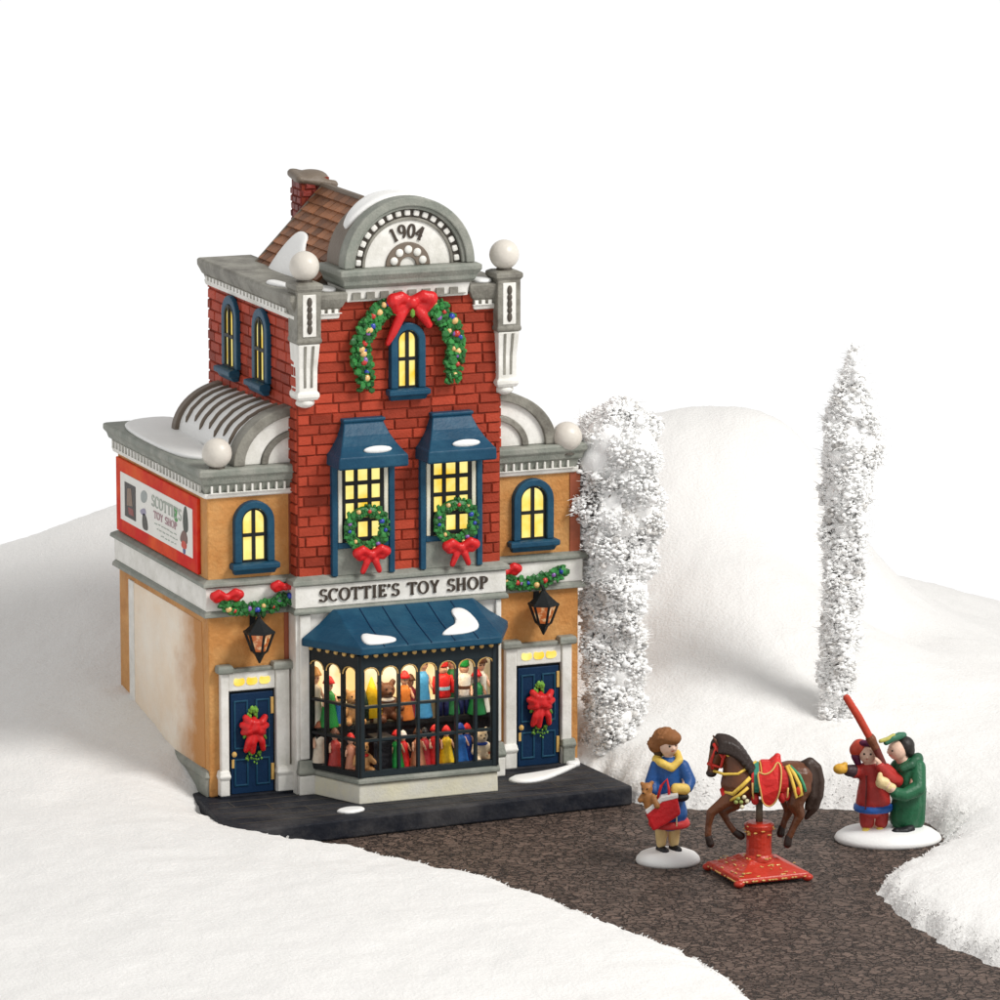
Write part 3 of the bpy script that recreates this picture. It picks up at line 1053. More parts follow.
b.tube([(EX - .01, RY1 + .005, EZ), (RX, RY1 + .005, RZ)], 0.03, 8)
b.build('ridge_tile', M['taupe'], roof)
def roof_snow(s, y, t):
    p = Vector((EX, 0, EZ)) + sd * s + sn * (0.03 + t)
    return (p.x, y, p.z)
snow_patch(soft([(0.05, 1.52), (0.09, 1.0), (0.20, 0.58), (0.36, 0.66), (0.40, 0.95), (0.50, 1.16), (0.64, 1.30), (0.66, 1.58), (0.5, 1.66), (0.26, 1.62)]), roof_snow, 0.035, roof)
# chimney
CX0, CX1, CY0, CY1 = 1.78, 2.08, 2.06, 2.36
b = MB()
b.box(CX0, CX1, CY0, CY1, 4.9, 5.82)
chim = b.build('chimney', M['mortar'], roof)
bricks('chimney_bricks', Matrix.Translation((0, CY0, 0)), CX0, CX1, 5.0, 5.78, chim, M['chimney_brick'], 0.075, 0.13)
bricks('chimney_bricks', left_of(CX0), -CY1, -CY0, 5.0, 5.78, chim, M['chimney_brick'], 0.075, 0.13)
b = Blob()
b.cap((CX0 - .02, CY0, 5.81), 0.04, (CX1 + .05, CY0, 5.74), 0.05)
b.cap((CX0 + .02, CY1, 5.84), 0.05, (CX1 + .05, CY1, 5.76), 0.05)
b.cap((CX0 - .02, CY0, 5.81), 0.045, (CX0, CY1, 5.84), 0.05)
b.ell((CX0 + .15, (CY0 + CY1) / 2, 5.80), (0.19, 0.18, 0.09))
cap = b.build('chimney_cap', M['taupe'], None, 0.02, 3)
cap.data.transform(Matrix.Translation((-2.0, -1.0, -ROAD_Z)))
cap.parent = chim
WORLD[cap.name] = WORLD[chim.name]

# --- corner posts of the tower
def post(x0, x1, par):
    xm = (x0 + x1) / 2
    y0, y1 = TY - 0.13, TY + 0.14
    b = MB()
    b.rects([(x0, x1, y0, y1, 4.50), (x0 - .01, x1 + .01, y0 - .01, y1 + .01, 4.53), (x0, x1, y0, y1, 4.56), (x0, x1, y0, y1, 5.02), (x0 - .02, x1 + .02, y0 - .02, y1 + .02, 5.05), (x0 - .02, x1 + .02, y0 - .02, y1 + .02, 5.09), (x0 + .02, x1 - .02, y0 + .02, y1 - .02, 5.11)])
    ps = b.build('corner_post', M['gray'], par, bevel=0.01)
    b = MB()
    b.box(x0 + 0.055, x1 - 0.055, y0 - 0.008, y0 + 0.01, 4.575, 4.995)
    pn = b.build('post_panel', M['white'], ps, bevel=0.006)
    b = MB()
    for z, rz in ((4.65, .05), (4.72, .035), (4.785, .05), (4.85, .035), (4.92, .05)):
        b.ball((xm, y0 - 0.01, z), (0.028, 0.016, rz), 10, 8)
    b.build('post_ornament', M['groove'], ps, smooth=True)
    b = MB()
    w_ = (x1 - x0) / 2
    b.rects([(xm - w_ * .80, xm + w_ * .80, y0 + .05, y1, 3.93), (xm - w_ * .95, xm + w_ * .95, y0 + .03, y1, 3.965), (xm - w_ * .95, xm + w_ * .95, y0 + .03, y1, 4.0),
             (xm - w_ * .78, xm + w_ * .78, y0 + .045, y1, 4.02), (xm - w_ * .80, xm + w_ * .80, y0 + .04, y1, 4.25), (xm - w_ * .92, xm + w_ * .92, y0 + .005, y1, 4.499)])
    cb = b.build('corbel', M['white'], ps, bevel=0.01)
    b = MB()
    for q in (-0.32, 0.32):
        b.loft([[(xm + q * w_ * s - .012, y, z), (xm + q * w_ * s + .012, y, z), (xm + q * w_ * s + .012, y + .03, z), (xm + q * w_ * s - .012, y + .03, z)] for s, y, z in ((0.85, y0 + .039, 4.06), (.9, y0 + .034, 4.25), (1.05, y0 - .002, 4.48))])
    b.build('flute', M['gray'], cb)
    b = Blob()
    b.ell((xm, (y0 + y1) / 2 + .03, 3.90), (w_ * .85, .12, .06))
    s_ = b.build('snow_patch', M['white'], None, 0.015, 2)
    s_.data.transform(Matrix.Translation((-2.0, -1.0, -ROAD_Z)))
    s_.parent = cb
    globe((xm, (y0 + y1) / 2, 5.262), 0.15, ps)
post(0.845, 1.095, tower)
post(2.975, 3.225, tower)

# --- windows with a round head: frame, lit pane, sill
def outline(w_, h, n=14):
    r = w_ / 2
    pts = [(-r, 0.0), (-r, h - r)]
    pts += [(-r * math.cos(PI * i / n), h - r + r * math.sin(PI * i / n)) for i in range(1, n)]
    pts += [(r, h - r), (r, 0.0)]
    return pts

def arch_window(at, w_, h, par, fr=0.075, sill_w=None, deep=0.075):
    b = MB()
    inner = outline(w_ - 2 * fr, h - fr)
    outer = outline(w_, h)
    b.strip(inner, outer, -deep, 0.02)
    win = b.build('window', M['blue'], par, bevel=0.012, at=at)
    b = MB()
    b.prism(inner, 'xz', -0.012, 0.01)
    b.build('pane', M['lit_yellow'], win, at=at)
    b = MB()
    iw = w_ / 2 - fr
    b.box(-0.017, 0.017, -0.04, -0.013, 0, h - fr - 0.005)
    zc = (h - fr) * 0.5
    b.box(-iw, iw, -0.038, -0.014, zc - 0.017, zc + 0.017)
    b.strip(outline(w_ - 2 * fr - 0.045, h - fr - 0.022), outline(w_ - 2 * fr - 0.005, h - fr - 0.002), -0.036, -0.012)
    b.box(-iw, iw, -0.037, -0.013, 0, 0.02)
    b.build('glazing_bar', M['iron'], win, at=at)
    sw = (sill_w or w_ * 1.1) / 2
    b = MB()
    b.rects([(-sw * .85, sw * .85, -0.06, 0.0, -0.12), (-sw * .9, sw * .9, -0.09, 0.0, -0.075), (-sw, sw, -0.12, 0.0, -0.06), (-sw, sw, -0.12, 0.0, -0.012), (-sw * .9, sw * .9, -0.09, 0.0, 0.0)])
    b.build('sill', M['blue'], win, bevel=0.008, at=at)
    return win

arch_window(Matrix.Translation((0.475, 0.0, 2.30)), 0.42, 0.62, wl, sill_w=0.50)
arch_window(Matrix.Translation((3.48, 0.0, 2.30)), 0.44, 0.63, wr, sill_w=0.54)
arch_window(Matrix.Translation((2.03, TY - 0.028, 3.99)), 0.37, 0.66, tower, sill_w=0.44)
for y in (1.63, 0.72):
    arch_window(left_of(TX0) @ Matrix.Translation((-y, -0.028, 3.98)), 0.46, 0.74, tower, fr=0.09, sill_w=0.48, deep=0.035)

# --- the two tall windows with little awnings
def tall_window(xc, par):
    at = Matrix.Translation((xc, TY, 0))
    b = MB()
    hw = 0.305
    for s in (-1, 1):
        b.box(s * hw - .03, s * hw + .03, -0.075, 0.0, 2.13, 3.3)
    b.box(-hw + .03, hw - .03, -0.065, 0.0, 2.405, 2.465)
    win = b.build('window', M['blue'], par, bevel=0.01, at=at)
    b = MB()
    b.box(-hw + .03, hw - .03, -0.045, 0.0, 2.135, 2.405)
    b.build('apron_panel', M['gray_green'], win, at=at)
    for s in (-1, 1):
        b = MB()
        b.box(s * .245 - .022, s * .245 + .022, -0.062, 0.0, 2.466, 3.3)
        b.build('jamb', M['ivory'], win, bevel=0.008, at=at)
    b = MB()
    b.box(-.222, .222, -0.034, 0.0, 2.466, 3.28)
    b.build('pane', M['lit_yellow'], win, at=at)
    b = MB()
    for x in (-.205, -.073, .073, .205):
        b.box(x - .021, x + .021, -0.056, -0.035, 2.466, 3.28)
    for z in (2.49, 2.685, 2.88, 3.06, 3.25):
        b.box(-.222, .222, -0.054, -0.036, z - .021, z + .021)
    b.build('glazing_bar', M['iron'], win, bevel=0.004, at=at)
    b = MB()
    b.rects([(-.36, .36, -0.36, 0.0, 3.255), (-.37, .37, -0.37, 0.0, 3.275), (-.365, .365, -0.37, 0.0, 3.375), (-.345, .345, -0.345, 0.0, 3.395), (-.295, .295, -0.25, 0.0, 3.47),
             (-.25, .25, -0.165, 0.0, 3.56), (-.222, .222, -0.11, 0.0, 3.64), (-.21, .21, -0.09, 0.0, 3.675), (-.225, .225, -0.11, 0.0, 3.69), (-.225, .225, -0.11, 0.0, 3.72)])
    aw = b.build('awning', M['blue'], win, bevel=0.012, at=at)
    b = MB()
    b.ball((0.06, -0.315, 3.435), (0.15, 0.028, 0.04), 18, 10)
    b.build('snow_patch', M['patch'], aw, smooth=True, at=at)
tall_window(1.555, tower)
tall_window(2.50, tower)

# --- the shop bay
BX0, BX1, BX2, BX3, BY = 1.00, 1.305, 2.745, 2.99, -0.80
def bay_outline(o_=0.0):
    return [(BX0 - o_ * .6, TY + 0.02), (BX1 - o_ * .7, BY - o_), (BX2 + o_ * .7, BY - o_), (BX3 + o_ * .6, TY + 0.02)]
bay_root = tower
b = MB()
b.loft([[(x, y, z) for x, y in bay_outline(o_)] for o_, z in ((0.035, GZ), (0.03, 0.10), (0.02, 0.115))])
base = b.build('bay_base', M['ivory'], shop, bevel=0.01)
b = MB()
b.loft([[(x, y, z) for x, y in bay_outline(o_)] for o_, z in ((0.02, 0.116), (0.06, 0.13), (0.055, 0.165), (0.01, 0.19))])
b.build('bay_sill', M['gray_green'], base, bevel=0.008)
b = MB()
b.loft([[(x, y, z) for x, y in bay_outline(-.01)] for z in (0.191, 0.20)])
b.build('display_floor', M['rust'], base)
# back wall, shelf
b = MB()
b.box(TX0 + .17, TX1 - .11, 0.49, 0.54, 0.0, 1.51)
b.build('shop_back_wall', M['lit_shop'], base)
b = MB()
b.box(TX0 + .165, TX1 - .105, -0.30, 0.485, 0.555, 0.60)
b.box(TX0 + .165, TX1 - .105, -0.26, 0.485, 0.192, 0.554)
b.build('display_shelf', M['iron'], base)
# window framing on the three faces
def face_frame(p0, p1, ncol, first):
    p0, p1 = Vector((*p0, 0)), Vector((*p1, 0))
    d = (p1 - p0)
    L = d.length
    at = Matrix.Translation(p0) @ Matrix.Rotation(math.atan2(d.y, d.x), 4, 'Z')
    z0, z1 = 0.19, 1.43
    b = MB()
    b.box(0, L, -0.03, 0.03, z0, z0 + 0.055)
    b.box(0, L, -0.03, 0.03, z1 - 0.13, z1)
    for s in (0, L):
        b.box(s - .032, s + .032, -0.036, 0.036, z0 - .001, z1 + .001)
    cw = L / ncol
    for i in range(1, ncol):
        b.box(i * cw - .013, i * cw + .013, -0.026, 0.026, z0 + .01, z1 - .01)
    for z in (0.56, 0.90):
        b.box(0.002, L - .002, -0.022, 0.022, z - .013, z + .013)
    # arched lights along the top
    for i in range(ncol):
        x0, x1 = i * cw + .012, (i + 1) * cw - .012
        r = (x1 - x0) / 2
        xm = (x0 + x1) / 2
        zt = z1 - .125
        pts = [(x0, zt)] + [(xm - r * math.cos(PI * k / 8), zt - .10 + .09 * math.sin(PI * k / 8)) for k in range(9)] + [(x1, zt)]
        b.prism(pts, 'xz', -0.022, 0.022)
    fr = b.build('bay_window', M['frame_gray'] if first else M['iron'], base, at=at)
    b = MB()
    b.box(.03, L - .03, -0.004, 0.004, z0 + .04, z1 - .1)
    b.build('pane', M['glass'], fr, at=at)
    b = MB()
    n = ncol * 2
    for i in range(n):
        x = (i + .5) * L / n
        b.ball((x, -0.045, z1 - .002), (0.026, 0.02, 0.024), 8, 6)
    b.box(0, L, -0.05, -0.031, z1 + .015, z1 + .045)
    b.build('gold_trim', M['gold'], fr, at=at)
    b = MB()
    for i in range(ncol):
        xm = (i + .5) * cw
        zt = z1 - .125
        b.tube([(xm - cw * .42 * math.cos(PI * k / 8), -0.026, zt - .085 + .085 * math.sin(PI * k / 8)) for k in range(9)], 0.007, 5)
    b.build('gold_arch', M['gold'], fr, at=at)
o2 = bay_outline()
face_frame((o2[0][0], o2[0][1] - .02), o2[1], 3, False)
face_frame(o2[1], o2[2], 7, True)
face_frame(o2[2], (o2[3][0], o2[3][1] - .02), 3, False)
# bay ceiling and awning
AZ0, AZ1, AZ2 = 1.44, 1.53, 1.80
b = MB()
ao = [(0.885, TY - .06), (1.275, -0.92), (2.775, -0.92), (3.115, TY - .06)]
at_ = [(1.22, TY - .06), (1.24, TY - .12), (2.71, TY - .12), (2.73, TY - .06)]
mid = [tuple(a[i] * .48 + c[i] * .52 for i in (0, 1)) for a, c in zip(ao, at_)]
mid = [(m[0], m[1] + (.02 if 0 < k < 3 else 0)) for k, m in enumerate(mid)]
b.loft([[(x, y, AZ0 + .012) for x, y in ao], [(x, y, AZ1) for x, y in ao], [(x, y, 1.655) for x, y in mid], [(x, y, AZ2) for x, y in at_]])
awn = b.build('awning', M['blue'], base, bevel=0.014)
b = MB()
for i in range(1, 6):
    f = i / 6
    pa = Vector((ao[1][0] + (ao[2][0] - ao[1][0]) * f, -0.922, AZ1))
    pm = Vector((mid[1][0] + (mid[2][0] - mid[1][0]) * f, mid[1][1] - .003, 1.657))
    pc = Vector((at_[1][0] + (at_[2][0] - at_[1][0]) * f, at_[1][1] - .003, AZ2))
    b.tube([pa, pm, pc], 0.006, 5)
b.build('awning_seam', M['door_blue'], awn)
def awn_pt(u, s, t):
    """u along the front 0..1, s up the slope 0..1"""
    if s < .5:
        lo, hi, k = (ao, mid, s / .5)
        zl, zh = AZ1, 1.655
    else:
        lo, hi, k = (mid, at_, (s - .5) / .5)
        zl, zh = 1.655, AZ2
    x0 = lo[1][0] + (hi[1][0] - lo[1][0]) * k
    x1 = lo[2][0] + (hi[2][0] - lo[2][0]) * k
    y = lo[1][1] + (hi[1][1] - lo[1][1]) * k
    return (x0 + (x1 - x0) * u, y - t * .8, zl + (zh - zl) * k + t)
snow_patch(soft([(0.03, 0.06), (0.06, 0.38), (0.15, 0.28), (0.28, 0.2), (0.27, 0.08), (0.15, 0.04)]), awn_pt, 0.022, awn)
snow_patch(soft([(0.60, 0.12), (0.62, 0.22), (0.78, 0.42), (0.78, 0.80), (0.90, 0.80), (0.93, 0.35), (0.84, 0.14)]), awn_pt, 0.022, awn)
# a small warm lamp inside the lit window
shop_light = bpy.data.lights.new('shop_lamp', 'AREA')
shop_light.shape = 'RECTANGLE'
shop_light.size, shop_light.size_y = 1.5, 0.45
shop_light.energy = 17
shop_light.color = (1.0, 0.78, 0.52)
slo = bpy.data.objects.new('shop_lamp', shop_light)
slo.location = (2.0, -0.42, 1.425)
col.objects.link(slo)
# white pilasters either side of the bay with plinth blocks
for x0, x1 in ((0.885, 1.0), (2.995, 3.055)):
    b = MB()
    b.box(x0, x1, TY - .035, TY, 0.28, 1.753)
    pl = b.build('pilaster', M['white'], tower, bevel=0.01)
    b = MB()
    b.rects([(x0 - .03, x1 + .03, TY - .07, TY, GZ), (x0 - .03, x1 + .03, TY - .07, TY, 0.12)])
    b.build('plinth', M['white'], pl, bevel=0.012)
    b = MB()
    b.rects([(x0 - .03, x1 + .035, TY - .075, TY, 0.121), (x0 - .045, x1 + .04, TY - .09, TY, 0.15), (x0 - .03, x1 + .03, TY - .07, TY, 0.20), (x0 - .02, x1 + .02, TY - .05, TY, 0.27)])
    b.build('plinth_moulding', M['gray_green'], pl, bevel=0.01)

# --- doors and their surrounds
def doorway(xc, dw, par, sur0, sur1, flip):
    at = Matrix.Translation((xc, 0, 0))
    a0, a1 = sur0 - xc, sur1 - xc
    b = MB()
    hw = dw / 2
    b.box(a0, -hw, -0.075, 0.0, GZ + .001, 1.19)
    b.box(hw, a1 - .03, -0.075, 0.0, GZ + .001, 1.19)
    b.box(-hw, hw, -0.055, 0.0, 1.0, 1.19)
    fr = b.build('door_surround', M['white'], par, bevel=0.012, at=at)
    b = MB()
    for x0, x1 in ((a0 - .03, -hw + .03), (hw - .03, a1)):
        b.rects([(x0, x1, -0.11, 0, 1.191), (x0 - .01, x1 + .01, -0.12, 0, 1.21), (x0 - .01, x1 + .01, -0.12, 0, 1.25), (x0, x1, -0.10, 0, 1.275)])
    b.box(-hw + .031, hw - .031, -0.08, 0, 1.191, 1.232)
    b.build('door_capital', M['gray_green'], fr, bevel=0.01, at=at)
    for i in range(3):
        x = (i - 1) * dw * .27
        b = MB()
        b.prism(soft([(x - .06, 1.05), (x + .06, 1.055), (x + .055, 1.135), (x, 1.12), (x - .055, 1.14)]), 'xz', -0.062, -0.05)
        b.build('transom_light', M['lit_yellow'], fr, at=at)
    b = MB()
    b.box(-hw, hw, -0.004, 0.03, GZ, 1.0)
    dr = b.build('door', M['iron'], fr, at=at)
    b = MB()
    b.box(-hw + .03, hw - .02, -0.038, -0.004, GZ + .02, 0.97)
    lf = b.build('door_leaf', M['door_blue'], fr, bevel=0.008, at=at)
    b = MB()
    for z0, z1 in ((0.02, 0.30), (0.40, 0.90)):
        for s in (-1, 1):
            x0, x1 = (s * hw * .46) - .075, (s * hw * .46) + .075
            b.strip([(x0 + .018, z0 + .018), (x0 + .018, z1 - .018), (x1 - .018, z1 - .018), (x1 - .018, z0 + .018), (x0 + .018, z0 + .018)],
                    [(x0, z0), (x0, z1), (x1, z1), (x1, z0), (x0, z0)], -0.05, -0.036)
    b.build('door_panel', M['blue'], lf, bevel=0.005, at=at)
    b = MB()
    b.ball((-hw + .055, -0.062, 0.355), (0.026, 0.026, 0.03), 12, 8)
    b.box(-hw + .033, -hw + .077, -0.046, -0.036, 0.21, 0.30)
    b.build('handle', M['gold'], lf, smooth=False, bevel=0.004, at=at)
    for z in (0.06, 0.74):
        b = MB()
        b.box(hw - .05, hw - .018, -0.052, -0.036, z, z + .17)
        b.build('hinge', M['gold'], lf, bevel=0.004, at=at)
    b = MB()
    b.rects([(a0 - .02, a1 + .02, -0.10, 0, GZ), (a0 - .02, a1 + .02, -0.10, 0, GZ + .02)])
    b.build('threshold', M['slate'], fr, bevel=0.004, at=at)
    # foot blocks
    for x0, x1 in ((a0 - .02, -hw - .005), (hw + .005, a1)):
        b = MB()
        b.rects([(x0, x1, -0.10, 0, GZ + .021), (x0, x1, -0.10, 0, 0.10), (x0 - .015, x1 + .01, -0.12, 0, 0.14), (x0, x1, -0.09, 0, 0.20)])
        b.build('foot_block', M['gray_green'] if x0 > 0 and flip else M['white'], fr, bevel=0.012, at=at)
doorway(0.435, 0.50, wl, 0.10, 0.86, False)
doorway(3.54, 0.50, wr, 3.17, 3.93, True)
# low skirting on the wing's left side
moulding('skirting', (0.0, 0.9, 0.055, 2.8), [(0.03, GZ), (0.035, 0.10), (0.05, 0.12), (0.03, 0.17), (0.005, 0.19)], M['gray_green'], wl)

# ------------------------------------------------------------------ billboard on the left wing
bb = thing('billboard', 'red bordered white billboard with faded toy pictures on the left side wall', 'sign', (0.0, 1.48, 2.5))
bat = left_of(0.0)
BB = lambda y, z, d: (-d, y, z)
b = MB()
b.box(-0.035, 0.0, 0.20, 2.76, 2.16, 2.93)
bd = b.build('border', M['bill_red'], bb, bevel=0.008)
b = MB()
b.box(-0.042, -0.03, 0.34, 2.60, 2.30, 2.80)
bpan = b.build('panel', M['bill_white'], bb, bevel=0.004)
pd = 0.0425
def bill_poly(pts, m, name='printed_picture', d=0.003, lift=0):
    b = MB()
    b.loft([[(-pd + .001, y, z) for y, z in pts], [(-pd - d - lift, y, z) for y, z in pts]])
    return b.build(name, m, bpan)
# the toy-box picture, the two standing figures
bill_poly([(2.45, 2.36), (2.45, 2.72), (2.10, 2.72), (2.10, 2.36)], P(0.03, 0.022, 0.016))
bill_poly([(2.38, 2.48), (2.36, 2.66), (2.24, 2.68), (2.20, 2.50)], P(0.22, 0.14, 0.09), lift=.001)
bill_poly([(2.32, 2.40), (2.34, 2.47), (2.18, 2.47), (2.16, 2.40)], P(0.25, 0.04, 0.03), lift=.001)
bill_poly(soft([(1.92, 2.60), (1.94, 2.68), (1.84, 2.74), (1.72, 2.72), (1.74, 2.64), (1.82, 2.6)]), P(0.30, 0.33, 0.32))
bill_poly(soft([(1.98, 2.50), (1.80, 2.56), (1.76, 2.49), (1.9, 2.46)]), P(0.28, 0.26, 0.36))
bill_poly(soft([(1.90, 2.34), (1.88, 2.5), (1.76, 2.48), (1.70, 2.34), (1.8, 2.32)]), P(0.05, 0.045, 0.035))
bill_poly(soft([(0.60, 2.52), (0.62, 2.68), (0.56, 2.80), (0.50, 2.79), (0.46, 2.66), (0.46, 2.54)]), P(0.035, 0.045, 0.03))
bill_poly(soft([(0.73, 2.42), (0.62, 2.55), (0.50, 2.53), (0.47, 2.42), (0.6, 2.40)]), P(0.16, 0.08, 0.06), lift=.001)
bill_poly(soft([(0.68, 2.36), (0.64, 2.44), (0.50, 2.43), (0.52, 2.35)]), P(0.55, 0.05, 0.02), lift=.002)
bill_poly(soft([(0.62, 2.30), (0.62, 2.37), (0.55, 2.37), (0.55, 2.30)]), P(0.05, 0.06, 0.2))
def bill_text(s, h, y, z, m, sx=1.0):
    b = MB()
    draw_text(b, s, h, lambda x, zz, d: (-pd - d * .3, y - x * sx, z + zz), 0.2, 0.1)
    b.build('lettering', m, bpan)
bill_text("SCOTTIE'S", 0.115, 1.58, 2.62, M['ink_pale'], 1.28)
bill_text("TOY SHOP", 0.075, 1.52, 2.505, M['ink_mauve'], 1.5)
b = MB()
for z, y0, y1 in ((2.455, 1.50, 0.80), (2.405, 1.42, 0.84), (2.355, 1.30, 0.80)):
    y = y0
    while y > y1:
        k = random.uniform(.03, .09)
        b.tube([(-pd - .001, y, z + random.uniform(-.004, .004)), (-pd - .001, y - k, z + random.uniform(-.004, .004))], 0.006, 4)
        y -= k + random.uniform(.02, .05)
b.build('lettering', M['ink_pale'], bpan)
bill_poly(soft([(0.90, 2.66), (0.86, 2.74), (0.78, 2.70), (0.82, 2.64), (0.76, 2.6), (0.86, 2.58)]), P(0.05, 0.3, 0.05))

# ------------------------------------------------------------------ greenery
def leaves_along(b, pts, rad, n, size=0.03):
    """lumpy moulded foliage along a path"""
    pts = [Vector(p) for p in pts]
    for i in range(n):
        t = random.random() * (len(pts) - 1)
        k = min(int(t), len(pts) - 2)
        p = pts[k].lerp(pts[k + 1], t - k)
        a = random.uniform(0, 2 * PI)
        r = rad * math.sqrt(random.random())
        c = p + Vector((math.cos(a) * r, -abs(random.random()) * rad * .75, math.sin(a) * r))
        b.tone = random.uniform(-.6, .9)
        s = size * random.uniform(.6, 1.25)
        b.lump(c, (s * random.uniform(.6, 1.3), s * random.uniform(.6, 1.1), s * random.uniform(.6, 1.3)), 1, .15)

def ornaments(pts, rad, n, parent, mats, r=0.028):
    pts = [Vector(p) for p in pts]
    for i in range(n):
        t = (i + random.uniform(.2, .8)) / n * (len(pts) - 1)
        k = min(int(t), len(pts) - 2)
        p = pts[k].lerp(pts[k + 1], t - k)
        b = MB()
        b.ball((p.x + random.uniform(-.6, .6) * rad, p.y - rad * .85, p.z + random.uniform(-.6, .6) * rad), r * random.uniform(.75, 1.2), 12, 8)
        b.build('ornament', mats[i % len(mats)], parent, smooth=True)

def bow(c, s, parent, tails=True, name='bow'):
    """a moulded ribbon bow: two loops, knot, two tails"""
    B_ = Blob()
    c = Vector(c)
    for g in (-1, 1):
        B_.chain([(c + Vector((0, -.02, 0)) * s, .06 * s), (c + Vector((g * .16, -.05, .09)) * s, .075 * s), (c + Vector((g * .25, -.04, .04)) * s, .085 * s), (c + Vector((g * .20, -.02, -.04)) * s, .06 * s), (c, .05 * s)], 8)
        if tails:
            B_.chain([(c, .05 * s), (c + Vector((g * .08, -.02, -.13)) * s, .06 * s), (c + Vector((g * .14, -.01, -.27)) * s, .05 * s)], 8)
    B_.ell(c + Vector((0, -.06, 0)) * s, (.06 * s, .05 * s, .065 * s))
    return B_.build(name, M['red'], parent, 0.011 if s < 1.2 else .014, 2)

# wreaths on the two tall windows
wg = 'green wreaths hung on the two awninged windows'
wreath = thing_local('wreath', 'round green wreath with red bow on the left awninged window', 'wreath', (1.575, TY - .085, 2.60), group=wg)
b = MB()
circ = [(0.19 * math.cos(2 * PI * i / 28), 0, 0.185 * math.sin(2 * PI * i / 28)) for i in range(29)]
b.tube(circ, 0.045, 8)
leaves_along(b, circ, 0.055, 330, 0.026)
b.build('greenery', M['leaf'], wreath)
ornaments(circ, 0.045, 11, wreath, [M['orn_blue'], M['orn_gold'], M['orn_red'], M['orn_gold'], M['orn_violet']], 0.026)
bow((0.03, -0.05, -0.255), 0.62, wreath)
copy_tree(wreath, 'round green wreath with red bow on the right awninged window', (2.535, TY - .085, 2.60))

# big garland around the top window
gar = thing_local('arch_garland', 'arched green garland with big red bow round the topmost front window', 'garland', (2.03, TY - .07, 4.4))
for sgn, a0, a1 in ((-1, 160, 95), (1, 20, 85)):
    pts = []
    for i in range(12):
        a = R(200 - (200 - 112) * i / 11) if sgn < 0 else R(-20 + (68 + 20) * i / 11)
        pts.append((0.505 * math.cos(a), 0, -0.03 + 0.50 * math.sin(a)))
    if sgn < 0:
        pts = [(-0.46, 0, -0.36)] + pts
    else:
        pts = [(0.44, 0, -0.34)] + pts
    b = MB()
    b.tube(pts, [0.03] + [0.065] * (len(pts) - 2) + [0.05], 8)
    leaves_along(b, pts, 0.100, 480, 0.032)
    b.build('greenery', M['leaf'], gar)
    ornaments(pts, 0.075, 17, gar, [M['orn_gold'], M['orn_blue'], M['orn_red'], M['orn_violet'], M['orn_gold']], 0.034)
B_ = Blob()
c = Vector((0.02, -.03, 0.46))
for g in (-1, 1):
    B_.chain([(c, .05), (c + Vector((g * .12, -.05, .06)), .06), (c + Vector((g * .20, -.05, .03)), .075), (c + Vector((g * .17, -.03, -.06)), .05), (c, .05)], 8)
B_.chain([(c, .05), (c + Vector((-.12, -.03, -.14)), .055), (c + Vector((-.20, -.03, -.30)), .045), (c + Vector((-.25, -.02, -.40)), .03)], 8)
B_.chain([(c, .05), (c + Vector((.12, -.03, -.14)), .055), (c + Vector((.19, -.02, -.24)), .04)], 8)
B_.ell(c + Vector((0, -.06, 0)), (.06, .05, .06))
B_.build('bow', M['red'], gar, 0.013, 2)
b = MB()
b.lump((0.01, -.12, 0.36), (.028, .02, .05), 1, .1)
b.build('sprig', M['leaf2'], gar)

# swags on the string course over the lanterns
def course_garland(name, label, loc, w_, both):
    g = thing_local(name, label, 'garland', loc, group='green swags over the wall lanterns')
    pts = [(-w_ / 2 + w_ * i / 10, 0, -0.085 * math.sin(PI * i / 10) + .03 * (i / 10)) for i in range(11)]
    b = MB()
    b.tube(pts, 0.04, 8)
    leaves_along(b, pts, 0.065, 260, 0.03)
    b.build('greenery', M['leaf'], g)
    ornaments(pts, 0.05, 8, g, [M['orn_gold'], M['orn_red'], M['orn_violet'], M['orn_blue']], 0.03)
    bow((-w_ / 2 + .02, -.02, .075), 0.55, g, False)
    if both:
        bow((w_ / 2 - .06, -.02, .13), 0.5, g, False)
    return g
course_garland('course_garland', 'green swag with two red bows above the left door lantern', (0.49, -0.07, 1.90), 0.70, True)
g2 = course_garland('course_garland', 'green swag with a single red bow above the right door lantern', (3.46, -0.07, 1.93), 0.66, False)

# swags on the doors
def door_swag(label, loc):
    g = thing_local('door_swag', label, 'door swag', loc, group='red ribbon swags on the blue doors')
    b = MB()
    for (x, z, r) in ((0, .24, .05), (-.03, .20, .04), (.03, .2, .04), (-.09, -.02, .035), (.10, -.06, .035), (-.07, -.16, .035), (.10, -.15, .035), (.0, -.20, .035), (-.05, -.24, .03), (.05, -.24, .03), (.02, -.28, .022)):
        for _ in range(7):
            b.tone = random.uniform(-.5, .9)
            b.lump((x + random.gauss(0, .018), random.uniform(-.03, 0), z + random.gauss(0, .022)), (r * .45, r * .4, r * .6), 1, .15)
    b.build('greenery', M['leaf2'], g)
    B_ = Blob()
    c = Vector((0, -.03, .06))
    for a, L in ((165, .13), (130, .14), (40, .15), (5, .13), (200, .12), (-30, .11), (90, .08)):
        d = Vector((math.cos(R(a)), 0, math.sin(R(a))))
        B_.chain([(c, .035), (c + d * L * .6 + Vector((0, -.04, 0)), .042), (c + d * L, .034)], 8)
    for x in (-.09, -.02, .09):
        B_.chain([(c, .035), (c + Vector((x * .8, -.03, -.14)), .036), (c + Vector((x, -.01, -.25 + abs(x) * .3)), .03)], 8)
    B_.ell(c + Vector((0, -.05, 0)), (.05, .035, .05))
    B_.build('bow', M['red'], g, 0.010, 2)
    return g
sw = door_swag('red ribbon swag with green sprigs on the left blue door', (0.445, -0.05, 0.56))
